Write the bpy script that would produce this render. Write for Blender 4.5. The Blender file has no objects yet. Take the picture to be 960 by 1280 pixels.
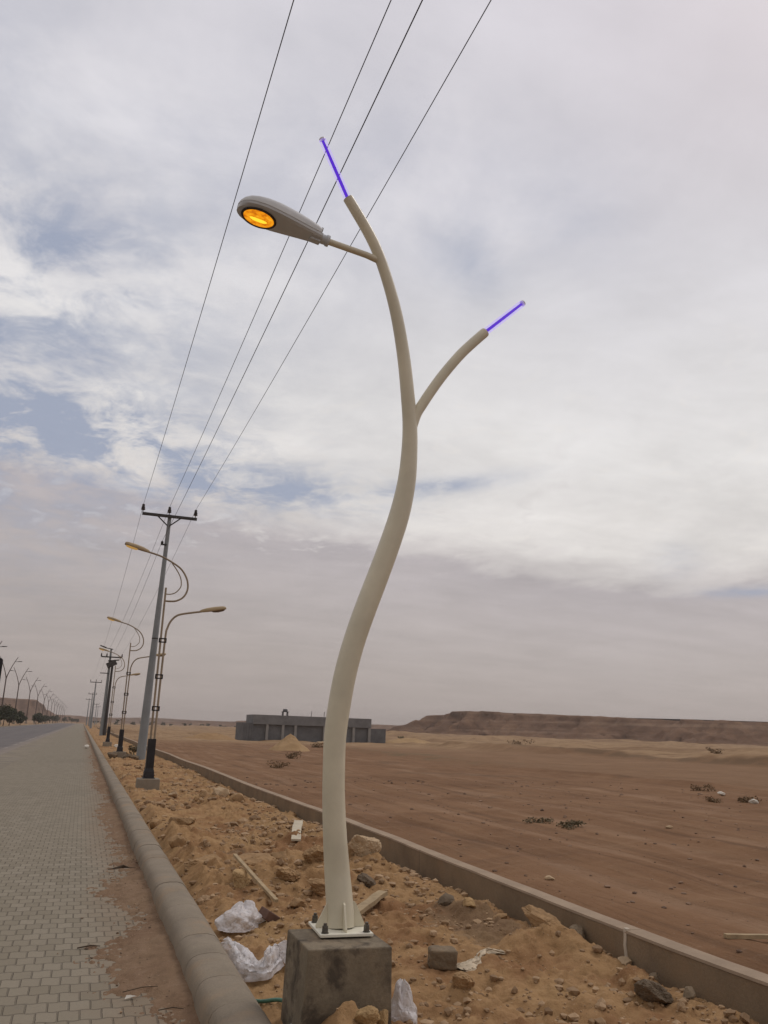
import bpy, math, random
import numpy as np
from mathutils import Matrix, Vector

random.seed(7)
RNG = np.random.default_rng(7)
SC = bpy.context.scene
COL = SC.collection
R = math.radians

# ------------------------------------------------------------------ camera
cam_d = bpy.data.cameras.new('camera')
cam = bpy.data.objects.new('camera', cam_d)
COL.objects.link(cam)
cam_d.sensor_fit = 'VERTICAL'
cam_d.sensor_height = 36.0
cam_d.lens = 1030.0 / 1280.0 * 36.0
cam_d.clip_start = 0.05
cam_d.clip_end = 9000.0
cam.matrix_world = Matrix(((0.94188, -0.11640, -0.31514, 0.0),
                           (-0.33431, -0.23233, -0.91338, 0.0),
                           (0.03310, 0.96565, -0.25775, 1.6),
                           (0, 0, 0, 1)))
SC.camera = cam

# ------------------------------------------------------------------ render / exposure
SC.view_settings.view_transform = 'Standard'
SC.view_settings.look = 'None'
SC.view_settings.exposure = 0.0
SC.view_settings.gamma = 1.0
SC.render.engine = 'CYCLES'
SC.cycles.use_denoising = True
SC.cycles.max_bounces = 6
SC.cycles.diffuse_bounces = 3
SC.cycles.glossy_bounces = 2
SC.cycles.transparent_max_bounces = 12
SC.cycles.volume_bounces = 0
SUN_EL, SUN_AZ = 52.0, 65.0            # azimuth measured from +Y (road direction) towards +X


# ------------------------------------------------------------------ shader expression helper
def srgb(r, g, b):
    f = lambda c: (c / 255 / 12.92) if c / 255 <= 0.04045 else ((c / 255 + 0.055) / 1.055) ** 2.4
    return (f(r), f(g), f(b))


class NT:
    """small expression builder over a node tree"""
    def __init__(s, tree):
        s.t = tree
        s.n = tree.nodes
        s.l = tree.links

    def node(s, kind, **kw):
        n = s.n.new(kind)
        for k, v in kw.items():
            setattr(n, k, v)
        return n

    def put(s, sock, val):
        if isinstance(val, X):
            val = val.s
        if isinstance(val, bpy.types.NodeSocket):
            s.l.new(val, sock)
        else:
            if sock.type == 'RGBA' and len(val) == 3:
                val = (*val, 1.0)
            sock.default_value = val

    def math(s, op, a, b=0.0, c=0.0, clamp=False):
        n = s.node('ShaderNodeMath', operation=op, use_clamp=clamp)
        s.put(n.inputs[0], a)
        s.put(n.inputs[1], b)
        s.put(n.inputs[2], c)
        return X(s, n.outputs[0])

    def mix(s, fac, a, b, mode='MIX'):
        n = s.node('ShaderNodeMix', data_type='RGBA', blend_type=mode)
        s.put(n.inputs[0], fac)
        s.put(n.inputs[6], a)
        s.put(n.inputs[7], b)
        return n.outputs[2]

    def ramp(s, fac, stops, interp='LINEAR'):
        n = s.node('ShaderNodeValToRGB')
        cr = n.color_ramp
        cr.interpolation = interp
        while len(cr.elements) < len(stops):
            cr.elements.new(0.5)
        for e, (p, c) in zip(cr.elements, stops):
            e.position = p
        for e, (p, c) in zip(cr.elements, stops):
            e.color = (c, c, c, 1) if isinstance(c, (int, float)) else (*c, 1)
        s.put(n.inputs[0], fac)
        return n.outputs[0]

    def noise(s, vec, scale, detail=4, rough=0.55, dist=0.0, lac=2.0, w=None):
        n = s.node('ShaderNodeTexNoise')
        if w is not None:
            n.noise_dimensions = '4D'
            n.inputs['W'].default_value = w
        s.put(n.inputs['Vector'], vec)
        n.inputs['Scale'].default_value = scale
        n.inputs['Detail'].default_value = detail
        n.inputs['Roughness'].default_value = rough
        n.inputs['Lacunarity'].default_value = lac
        n.inputs['Distortion'].default_value = dist
        return X(s, n.outputs['Fac'])

    def comb(s, x, y, z):
        n = s.node('ShaderNodeCombineXYZ')
        for i, v in enumerate((x, y, z)):
            s.put(n.inputs[i], v)
        return n.outputs[0]

    def sep(s, v):
        n = s.node('ShaderNodeSeparateXYZ')
        s.put(n.inputs[0], v)
        return [X(s, o) for o in n.outputs]

    def smooth(s, v, a, b):
        n = s.node('ShaderNodeMapRange', interpolation_type='SMOOTHSTEP')
        s.put(n.inputs[0], v)
        n.inputs[1].default_value = a
        n.inputs[2].default_value = b
        return X(s, n.outputs[0])

    def lin(s, v, a, b, c=0.0, d=1.0):
        n = s.node('ShaderNodeMapRange')
        s.put(n.inputs[0], v)
        for i, q in enumerate((a, b, c, d)):
            n.inputs[i + 1].default_value = q
        return X(s, n.outputs[0])


class X:
    def __init__(s, nt, sock):
        s.nt, s.s = nt, sock

    def __add__(s, o): return s.nt.math('ADD', s, o)
    __radd__ = __add__
    def __mul__(s, o): return s.nt.math('MULTIPLY', s, o)
    __rmul__ = __mul__
    def __sub__(s, o): return s.nt.math('SUBTRACT', s, o)
    def __rsub__(s, o): return s.nt.math('SUBTRACT', o, s)
    def __truediv__(s, o): return s.nt.math('DIVIDE', s, o)
    def exp(s): return s.nt.math('EXPONENT', s)
    def clamp(s): return s.nt.math('ADD', s, 0.0, clamp=True)


# ------------------------------------------------------------------ world: overcast sky with thin blue gaps
world = bpy.data.worlds.new('World')
SC.world = world
world.use_nodes = True
nt = NT(world.node_tree)
nt.n.clear()
tc = nt.node('ShaderNodeTexCoord')
vn = nt.node('ShaderNodeVectorMath', operation='NORMALIZE')
nt.l.new(tc.outputs['Generated'], vn.inputs[0])
dx, dy, dz = nt.sep(vn.outputs[0])
ez = nt.math('MAXIMUM', dz, 0.0)
den = ez + 0.12
cp = nt.comb(dx / den, dy / den, 0.0)                       # flat cloud deck seen in perspective
az = nt.math('ARCTAN2', dx, dy)
n1 = nt.noise(cp, 1.3, 7, 0.58, 0.5)
n2 = nt.noise(cp, 3.6, 7, 0.62, 0.4, w=3.1)
nstreak = nt.noise(nt.comb(dx / den * 0.7, dy / den * 2.6, 1.7), 1.6, 6, 0.6, 0.2)
horizon_u = ez - nt.math('MULTIPLY', nt.math('MAXIMUM', 0.62 - az, 0.0), 0.145) \
    + (n2 - 0.5) * nt.lin(ez, 0.05, 0.3, 0.03, 0.10) + 0.10
K = 10.0
col = nt.ramp(horizon_u, [(0.0, srgb(173, 162, 157)), (0.12, srgb(181, 171, 167)), (0.19, srgb(187, 178, 176)),
                          (0.262, srgb(188, 180, 181)), (0.276, srgb(207, 200, 198)), (0.31, srgb(227, 222, 218)),
                          (0.42, srgb(231, 228, 226)), (0.60, srgb(224, 222, 226)), (0.85, srgb(214, 210, 217))])
# soft light and dark masses in the deck
mass = (nt.lin(n1, 0.3, 0.7, -0.13, 0.07) + nt.lin(n2, 0.35, 0.65, -0.05, 0.035)) * nt.lin(ez, 0.02, 0.25, 0.2, 1.0)
mass = mass + nt.lin(nstreak, 0.3, 0.7, -0.05, 0.045) * nt.lin(ez, 0.0, 0.10, 0.3, 1.0) + 1.0
hsv = nt.node('ShaderNodeVectorMath', operation='SCALE')
nt.put(hsv.inputs[0], col)
nt.put(hsv.inputs['Scale'], mass)
col = hsv.outputs[0]


def patch(a0, e0, ra, re, slope=0.0):
    u = (az - a0) / ra
    v = (ez - e0 - (az - a0) * slope) / re
    return ((u * u + v * v) * -1.0).exp()


n3 = nt.noise(cp, 7.5, 8, 0.66, 0.8, w=6.0)
gap_n = nt.smooth(n2 * 0.42 + n1 * 0.13 + n3 * 0.45, 0.585, 0.40)
left = patch(-0.14, 0.36, 0.22, 0.15) + patch(-0.02, 0.315, 0.16, 0.035) + patch(0.19, 0.275, 0.16, 0.028) \
    + patch(-0.08, 0.50, 0.17, 0.06) * 0.6
blob = patch(0.43, 0.535, 0.05, 0.038, -0.4) + patch(0.58, 0.56, 0.09, 0.05) * 0.45
streak = patch(0.41, 0.290, 0.09, 0.010, 0.12) + patch(0.76, 0.163, 0.06, 0.006) + patch(0.68, 0.20, 0.03, 0.02) * 0.4
gap = (left * gap_n * 0.95 + blob * nt.smooth(n2 * 0.6 + n3 * 0.4, 0.72, 0.30) * 0.75 + streak * nt.smooth(n2 * 0.5 + n3 * 0.5, 0.70, 0.36) * 0.8)
veil = (patch(-0.22, 0.50, 0.42, 0.20) + patch(0.35, 0.60, 0.25, 0.08) * 0.5) * nt.smooth(n2 * 0.5 + n1 * 0.5, 0.62, 0.38)
col = nt.mix(veil * 0.75, col, srgb(176, 179, 196))
gap = nt.math('MINIMUM', gap, 0.9)
puff = nt.smooth(n2 * 0.4 + n3 * 0.6, 0.51, 0.66) * nt.smooth(ez, 0.13, 0.2) * nt.smooth(ez, 0.42, 0.26)     # small grey puffs low in the deck
col = nt.mix(puff * 0.22, col, srgb(190, 182, 182))
lite = nt.smooth(n3, 0.46, 0.34) * nt.smooth(ez, 0.16, 0.24) * nt.smooth(ez, 0.5, 0.3)
col = nt.mix(lite * 0.4, col, srgb(236, 230, 224))
col = nt.mix(gap, col, srgb(156, 165, 186))
mauve = nt.smooth(az, 0.45, 0.95) * nt.smooth(ez, 0.42, 0.68) * 0.35
col = nt.mix(mauve, col, srgb(196, 184, 192))
sky = nt.node('ShaderNodeTexSky', sky_type='NISHITA')
sky.sun_disc = False
sky.sun_elevation = R(SUN_EL)
sky.sun_rotation = R(SUN_AZ)
sky.dust_density = 4.0
sc_ = nt.node('ShaderNodeVectorMath', operation='SCALE')
nt.put(sc_.inputs[0], col)
sc_.inputs['Scale'].default_value = K
fin = nt.mix(0.06, sc_.outputs[0], sky.outputs[0])          # cloud deck over the clear sky
bg = nt.node('ShaderNodeBackground')
nt.put(bg.inputs[0], fin)
bg.inputs[1].default_value = 0.1
out = nt.node('ShaderNodeOutputWorld')
nt.l.new(bg.outputs[0], out.inputs[0])

# ------------------------------------------------------------------ veiled sun
sd = bpy.data.lights.new('sun', 'SUN')
sd.energy = 0.8
sd.angle = R(18)
sd.color = (1.0, 0.95, 0.88)
sun = bpy.data.objects.new('sun', sd)
COL.objects.link(sun)
sdir = Vector((math.sin(R(SUN_AZ)) * math.cos(R(SUN_EL)), math.cos(R(SUN_AZ)) * math.cos(R(SUN_EL)), math.sin(R(SUN_EL))))
sun.rotation_euler = sdir.to_track_quat('Z', 'Y').to_euler()
sun.location = (20, 20, 40)


# ------------------------------------------------------------------ numpy noise
def _h(ix, iy, iz, seed):
    h = (ix.astype(np.int64) * 374761393 + iy.astype(np.int64) * 668265263 + iz.astype(np.int64) * 2147483647 + seed * 144665) & 0xFFFFFFFF
    h = ((h ^ (h >> 13)) * 1274126177) & 0xFFFFFFFF
    h = h ^ (h >> 16)
    return (h & 0xFFFFFF) / float(0xFFFFFF)


def vnoise(x, y, z=None, seed=0):
    x = np.asarray(x, float)
    y = np.asarray(y, float)
    z = np.zeros_like(x) if z is None else np.asarray(z, float)
    ix, iy, iz = np.floor(x), np.floor(y), np.floor(z)
    fx, fy, fz = x - ix, y - iy, z - iz
    u, v, w_ = [t * t * t * (t * (t * 6 - 15) + 10) for t in (fx, fy, fz)]
    r = 0
    for a in (0, 1):
        for b in (0, 1):
            for c in (0, 1):
                r = r + _h(ix + a, iy + b, iz + c, seed) * (u if a else 1 - u) * (v if b else 1 - v) * (w_ if c else 1 - w_)
    return r * 2 - 1


def fbm(x, y, z=None, oct=5, seed=0, gain=0.5, lac=2.03):
    s, a = 0, 1.0
    x = np.asarray(x, float); y = np.asarray(y, float)
    z = None if z is None else np.asarray(z, float)
    for i in range(oct):
        s = s + a * vnoise(x, y, z, seed + i * 17)
        x = x * lac + 3.7; y = y * lac + 1.3
        if z is not None:
            z = z * lac + 5.1
        a *= gain
    return s


def ridged(x, y, z=None, oct=4, seed=0, gain=0.5):
    s, a = 0, 1.0
    x = np.asarray(x, float); y = np.asarray(y, float)
    z = None if z is None else np.asarray(z, float)
    for i in range(oct):
        s = s + a * (1 - 2 * np.abs(vnoise(x, y, z, seed + i * 31)))
        x = x * 2.1 + 1.7; y = y * 2.1 + 4.1
        if z is not None:
            z = z * 2.1 + 2.2
        a *= gain
    return s


def sstep(a, b, x):
    t = np.clip((x - a) / (b - a), 0, 1)
    return t * t * (3 - 2 * t)


# ------------------------------------------------------------------ mesh builder
class MB:
    def __init__(s):
        s.v, s.f = [], []

    def add(s, vs, fs):
        k = len(s.v)
        s.v += [tuple(map(float, p)) for p in vs]
        s.f += [tuple(i + k for i in f) for f in fs]
        return s

    def box(s, c, size, rot=None, taper=None):
        hx, hy, hz = [q / 2 for q in size]
        t = taper or (1, 1)
        vs = [Vector((x * (t[0] if z > 0 else 1), y * (t[1] if z > 0 else 1), z)) for z in (-hz, hz) for x, y in ((-hx, -hy), (hx, -hy), (hx, hy), (-hx, hy))]
        if rot is not None:
            vs = [rot @ p for p in vs]
        vs = [p + Vector(c) for p in vs]
        return s.add(vs, [(3, 2, 1, 0), (4, 5, 6, 7), (0, 1, 5, 4), (1, 2, 6, 5), (2, 3, 7, 6), (3, 0, 4, 7)])

    def rings(s, rings, cap=True, closed=True):
        n = len(rings[0])
        vs = [p for r in rings for p in r]
        fs = []
        for i in range(len(rings) - 1):
            for j in range(n if closed else n - 1):
                a, b = i * n + j, i * n + (j + 1) % n
                fs.append((a, b, b + n, a + n))
        if cap:
            fs.append(tuple(range(n - 1, -1, -1)))
            fs.append(tuple(range((len(rings) - 1) * n, len(rings) * n)))
        return s.add(vs, fs)

    def tube(s, path, rad, n=12, cap=True):
        P = [Vector(p) for p in path]
        if isinstance(rad, (int, float)):
            rad = [rad] * len(P)
        T = []
        for i in range(len(P)):
            a = P[max(i - 1, 0)]; b = P[min(i + 1, len(P) - 1)]
            T.append((b - a).normalized())
        up = Vector((0, 1, 0)) if abs(T[0].y) < 0.9 else Vector((1, 0, 0))
        N = (up - T[0] * up.dot(T[0])).normalized()
        rings = []
        for i, p in enumerate(P):
            N = (N - T[i] * N.dot(T[i])).normalized()
            B = T[i].cross(N)
            rings.append([p + (N * math.cos(2 * math.pi * k / n) + B * math.sin(2 * math.pi * k / n)) * rad[i] for k in range(n)])
        return s.rings(rings, cap)

    def lathe(s, prof, n=16, c=(0, 0, 0)):
        return s.rings([[(c[0] + r * math.cos(2 * math.pi * k / n), c[1] + r * math.sin(2 * math.pi * k / n), c[2] + z) for k in range(n)] for r, z in prof])

    def build(s, name, m, parent=None, smooth=None, bevel=0.0, loc=None):
        me = bpy.data.meshes.new(name)
        me.from_pydata(s.v, [], s.f)
        me.validate()
        me.update()
        o = bpy.data.objects.new(name, me)
        COL.objects.link(o)
        if m is not None:
            me.materials.append(m)
        if parent is not None:
            o.parent = parent
        if loc is not None:
            o.location = loc
        if bevel:
            b = o.modifiers.new('bevel', 'BEVEL')
            b.width = bevel
            b.segments = 2
            b.limit_method = 'ANGLE'
            b.angle_limit = R(40)
        if smooth:
            me.polygons.foreach_set('use_smooth', [True] * len(me.polygons))
            me.set_sharp_from_angle(angle=R(smooth))
        return o


def grid_mesh(name, Xs, Ys, Z, m, smooth=True):
    """Xs, Ys 1-D or 2-D arrays, Z 2-D"""
    if np.ndim(Xs) == 1:
        Xs, Ys = np.meshgrid(Xs, Ys)
    ny, nx = Z.shape
    v = np.stack([Xs, Ys, Z], -1).reshape(-1, 3)
    idx = np.arange(ny * nx).reshape(ny, nx)
    f = np.stack([idx[:-1, :-1], idx[:-1, 1:], idx[1:, 1:], idx[1:, :-1]], -1).reshape(-1, 4)
    me = bpy.data.meshes.new(name)
    me.vertices.add(len(v))
    me.vertices.foreach_set('co', v.ravel())
    me.loops.add(f.size)
    me.loops.foreach_set('vertex_index', f.ravel().astype(np.int32))
    me.polygons.add(len(f))
    me.polygons.foreach_set('loop_start', np.arange(0, f.size, 4, dtype=np.int32))
    me.polygons.foreach_set('loop_total', np.full(len(f), 4, dtype=np.int32))
    me.update()
    me.validate()
    if smooth:
        me.polygons.foreach_set('use_smooth', [True] * len(me.polygons))
    me.materials.append(m)
    o = bpy.data.objects.new(name, me)
    COL.objects.link(o)
    return o


def tag(o, label, cat, group=None):
    o['label'] = label
    o['category'] = cat
    if group:
        o['group'] = group
    return o


def struct(o, kind='structure'):
    o['kind'] = kind
    return o


def thing(name, label, cat, loc=(0, 0, 0), rotz=0.0, group=None):
    o = bpy.data.objects.new(name, None)
    COL.objects.link(o)
    o.empty_display_size = 0.2
    o.location = loc
    o.rotation_euler = (0, 0, rotz)
    return tag(o, label, cat, group)


def copy_tree(o, parent=None):
    c = o.copy()
    COL.objects.link(c)
    if parent is not None:
        c.parent = parent
    for ch in list(o.children):
        copy_tree(ch, c)
    return c


# ------------------------------------------------------------------ materials
def mat(name, base, rough=0.8, var=0.12, vscale=6.0, bump=0.0, bscale=40.0, spec=0.3, metal=0.0, stains=None, fine=0.0):
    """weathered surface: base colour broken up by two noises, optional stains (colour, scale, low, high, amount)"""
    m = bpy.data.materials.new(name)
    m.use_nodes = True
    t = NT(m.node_tree)
    p = t.n['Principled BSDF']
    geo = t.node('ShaderNodeTexCoord')
    info = t.node('ShaderNodeObjectInfo')
    add = t.node('ShaderNodeVectorMath', operation='MULTIPLY_ADD')
    t.put(add.inputs[0], info.outputs['Random'])
    add.inputs[1].default_value = (37, 19, 53)
    t.put(add.inputs[2], geo.outputs['Object'])
    pos = add.outputs[0]
    n = t.noise(pos, vscale, 5, 0.6)
    dark = tuple(c * (1 - var * 1.6) for c in base)
    lite = tuple(min(1, c * (1 + var * 1.6)) for c in base)
    c = t.ramp(n, [(0.28, dark), (0.5, base), (0.72, lite)])
    if fine:
        nf = t.noise(pos, bscale, 3, 0.7)
        c = t.mix(t.lin(nf, 0.35, 0.65) * fine, c, tuple(q * 0.55 for q in base))
    for st in (stains or []):
        ns = t.noise(pos, st[1], 6, 0.65, 0.3, w=st[1])
        c = t.mix(t.smooth(ns, st[2], st[3]) * st[4], c, st[0])
    t.put(p.inputs['Base Color'], c)
    p.inputs['Roughness'].default_value = rough
    p.inputs['Specular IOR Level'].default_value = spec
    p.inputs['Metallic'].default_value = metal
    if bump:
        b = t.node('ShaderNodeBump')
        b.inputs['Strength'].default_value = 1.0
        b.inputs['Distance'].default_value = bump
        t.put(b.inputs['Height'], t.noise(pos, bscale, 6, 0.65))
        t.l.new(b.outputs[0], p.inputs['Normal'])
    return m


def emit(name, colr, strength):
    m = bpy.data.materials.new(name)
    m.use_nodes = True
    t = NT(m.node_tree)
    t.n.clear()
    e = t.node('ShaderNodeEmission')
    t.put(e.inputs[0], colr)
    e.inputs[1].default_value = strength
    o = t.node('ShaderNodeOutputMaterial')
    t.l.new(e.outputs[0], o.inputs[0])
    return m


M = {}
M['cream'] = mat('cream_paint', (0.63, 0.58, 0.44), 0.36, 0.07, 3, 0.0006, 130, 0.35, stains=[((0.33, 0.25, 0.15), 5, 0.6, 0.8, 0.35)])
M['plate'] = mat('white_plate_paint', (0.72, 0.69, 0.57), 0.45, 0.05, 9, 0.0004, 90, 0.35, stains=[((0.35, 0.25, 0.14), 14, 0.58, 0.75, 0.5)])
M['bolt'] = mat('dull_zinc', (0.14, 0.13, 0.11), 0.5, 0.2, 60, 0, 50, 0.5, 0.7, stains=[((0.14, 0.07, 0.03), 50, 0.5, 0.7, 0.5)])
M['footing'] = mat('stained_concrete', (0.215, 0.174, 0.120), 0.92, 0.15, 7, 0.004, 60, 0.2, fine=0.35,
                   stains=[((0.065, 0.052, 0.040), 6.5, 0.44, 0.62, 0.85), ((0.33, 0.22, 0.12), 4, 0.52, 0.75, 0.5)])
M['concrete'] = mat('concrete', (0.27, 0.228, 0.175), 0.92, 0.1, 5, 0.003, 70, 0.2, fine=0.25, stains=[((0.30, 0.19, 0.10), 3, 0.5, 0.75, 0.5)])
M['head_grey'] = mat('grey_lamp_casting', (0.60, 0.61, 0.60), 0.45, 0.05, 8, 0.0003, 90, 0.4)
M['tray_grey'] = mat('grey_lamp_tray', (0.55, 0.575, 0.59), 0.5, 0.06, 8, 0.0003, 90, 0.4)
M['rim_dark'] = mat('dark_gasket', (0.045, 0.035, 0.03), 0.5, 0.1)
M['black'] = mat('black_paint', (0.018, 0.016, 0.018), 0.5, 0.2, 8, 0.0006, 60, 0.35)
M['tan_tube'] = mat('dusty_tan_tube', (0.30, 0.235, 0.165), 0.55, 0.1, 4, 0, 40, 0.3)
M['tan_head'] = mat('yellowed_lamp_casting', (0.37, 0.275, 0.155), 0.5, 0.1, 6, 0, 40, 0.35)
M['pole_grey'] = mat('galvanised_pole', (0.23, 0.245, 0.25), 0.6, 0.09, 1.6, 0.0006, 30, 0.35, 0.0, stains=[((0.32, 0.22, 0.13), 2.2, 0.55, 0.8, 0.35)])
M['iron'] = mat('dark_iron', (0.05, 0.045, 0.042), 0.6, 0.15, 6)
M['insul'] = mat('brown_porcelain', (0.035, 0.022, 0.018), 0.3, 0.1, 9, spec=0.5)
M['wire'] = mat('weathered_conductor', (0.045, 0.042, 0.045), 0.6, 0.05)
M['median_pole'] = mat('brown_median_pole', (0.085, 0.06, 0.05), 0.6, 0.1, 1)
M['wood'] = mat('bleached_timber', (0.36, 0.27, 0.16), 0.85, 0.15, 9, 0.002, 45, 0.2)
M['board'] = mat('pale_board', (0.50, 0.44, 0.33), 0.85, 0.1, 9, 0.002, 45, 0.2)
M['tile'] = mat('dark_clay_tile', (0.13, 0.075, 0.055), 0.8, 0.15, 12, 0.002, 60, 0.25)
M['hose'] = mat('faded_green_hose', (0.07, 0.17, 0.12), 0.5, 0.15, 14)
M['can'] = mat('dull_tin', (0.42, 0.42, 0.40), 0.4, 0.1, 20, 0, 40, 0.5, 0.4)
M['paper'] = mat('dirty_white_paper', (0.62, 0.58, 0.50), 0.8, 0.1, 20)
SANDC = (0.342, 0.208, 0.100)
M['rock_tan'] = mat('tan_limestone', (0.335, 0.212, 0.108), 0.92, 0.16, 9, 0.006, 40, 0.15, fine=0.3)
M['rock_pale'] = mat('pale_limestone', (0.47, 0.345, 0.215), 0.92, 0.12, 9, 0.005, 40, 0.15, fine=0.2)
M['rock_yellow'] = mat('yellow_limestone', (0.40, 0.265, 0.130), 0.92, 0.14, 9, 0.005, 40, 0.15, fine=0.2)
M['rock_grey'] = mat('grey_concrete_lump', (0.195, 0.147, 0.096), 0.92, 0.14, 9, 0.005, 50, 0.2, fine=0.3, stains=[((0.36, 0.22, 0.11), 7, 0.5, 0.7, 0.5)])
M['rock_dark'] = mat('dark_grey_stone', (0.15, 0.112, 0.075), 0.92, 0.15, 9, 0.005, 40, 0.2, fine=0.3, stains=[((0.36, 0.22, 0.11), 6, 0.55, 0.7, 0.5)])
M['blockwork'] = mat('grey_blockwork', (0.15, 0.15, 0.152), 0.92, 0.16, 0.7, 0.01, 6, 0.2, fine=0.2)
M['col_pale'] = mat('pale_concrete_column', (0.27, 0.26, 0.245), 0.9, 0.08, 1.5)
M['pile'] = mat('building_sand', (0.36, 0.24, 0.128), 0.95, 0.1, 0.8, 0.03, 6, 0.1)


def bag_mat():
    m = bpy.data.materials.new('thin_white_plastic')
    m.use_nodes = True
    t = NT(m.node_tree)
    p = t.n['Principled BSDF']
    g = t.node('ShaderNodeTexCoord')
    n = t.noise(g.outputs['Object'], 14, 5, 0.6, 0.6)
    c = t.ramp(n, [(0.3, (0.78, 0.72, 0.68)), (0.48, (0.90, 0.87, 0.86)), (0.65, (0.95, 0.94, 0.95))])
    t.put(p.inputs['Base Color'], c)
    p.inputs['Roughness'].default_value = 0.28
    cr1 = t.math('ABSOLUTE', t.noise(g.outputs['Object'], 16, 3, 0.5, 1.2, w=4.0) - 0.5)
    cr2 = t.math('ABSOLUTE', t.noise(g.outputs['Object'], 42, 3, 0.5, 1.0, w=5.0) - 0.5)
    bp = t.node('ShaderNodeBump')
    bp.inputs['Distance'].default_value = 0.035
    t.put(bp.inputs['Height'], t.math('MINIMUM', cr1, 0.12) + t.math('MINIMUM', cr2, 0.1) * 0.12)
    t.l.new(bp.outputs[0], p.inputs['Normal'])
    tr = t.node('ShaderNodeBsdfTranslucent')
    tr.inputs[0].default_value = (0.8, 0.75, 0.72, 1)
    tp = t.node('ShaderNodeBsdfTransparent')
    mx = t.node('ShaderNodeMixShader')
    mx.inputs[0].default_value = 0.3
    t.l.new(p.outputs[0], mx.inputs[1])
    t.l.new(tr.outputs[0], mx.inputs[2])
    m2 = t.node('ShaderNodeMixShader')
    t.put(m2.inputs[0], t.lin(t.noise(g.outputs['Object'], 9, 4, 0.5, w=2.0), 0.42, 0.66, 0.02, 0.5))
    t.l.new(mx.outputs[0], m2.inputs[1])
    t.l.new(tp.outputs[0], m2.inputs[2])
    o = t.n['Material Output']
    t.l.new(m2.outputs[0], o.inputs[0])
    return m


M['bag'] = bag_mat()


def leaf_mat(name, c1, c2):
    m = bpy.data.materials.new(name)
    m.use_nodes = True
    t = NT(m.node_tree)
    p = t.n['Principled BSDF']
    g = t.node('ShaderNodeNewGeometry')
    c = t.mix(X(t, g.outputs['Random Per Island']), c1, c2)
    t.put(p.inputs['Base Color'], c)
    p.inputs['Roughness'].default_value = 0.75
    p.inputs['Specular IOR Level'].default_value = 0.2
    return m


M['leaf_dark'] = leaf_mat('dark_foliage', (0.035, 0.042, 0.022), (0.075, 0.08, 0.04))
M['leaf_dry'] = leaf_mat('dry_scrub', (0.13, 0.085, 0.05), (0.24, 0.16, 0.085))
M['leaf_grey'] = leaf_mat('grey_green_scrub', (0.10, 0.085, 0.05), (0.20, 0.155, 0.09))
M['bark'] = mat('brown_bark', (0.10, 0.07, 0.05), 0.9, 0.15, 5)


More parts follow.
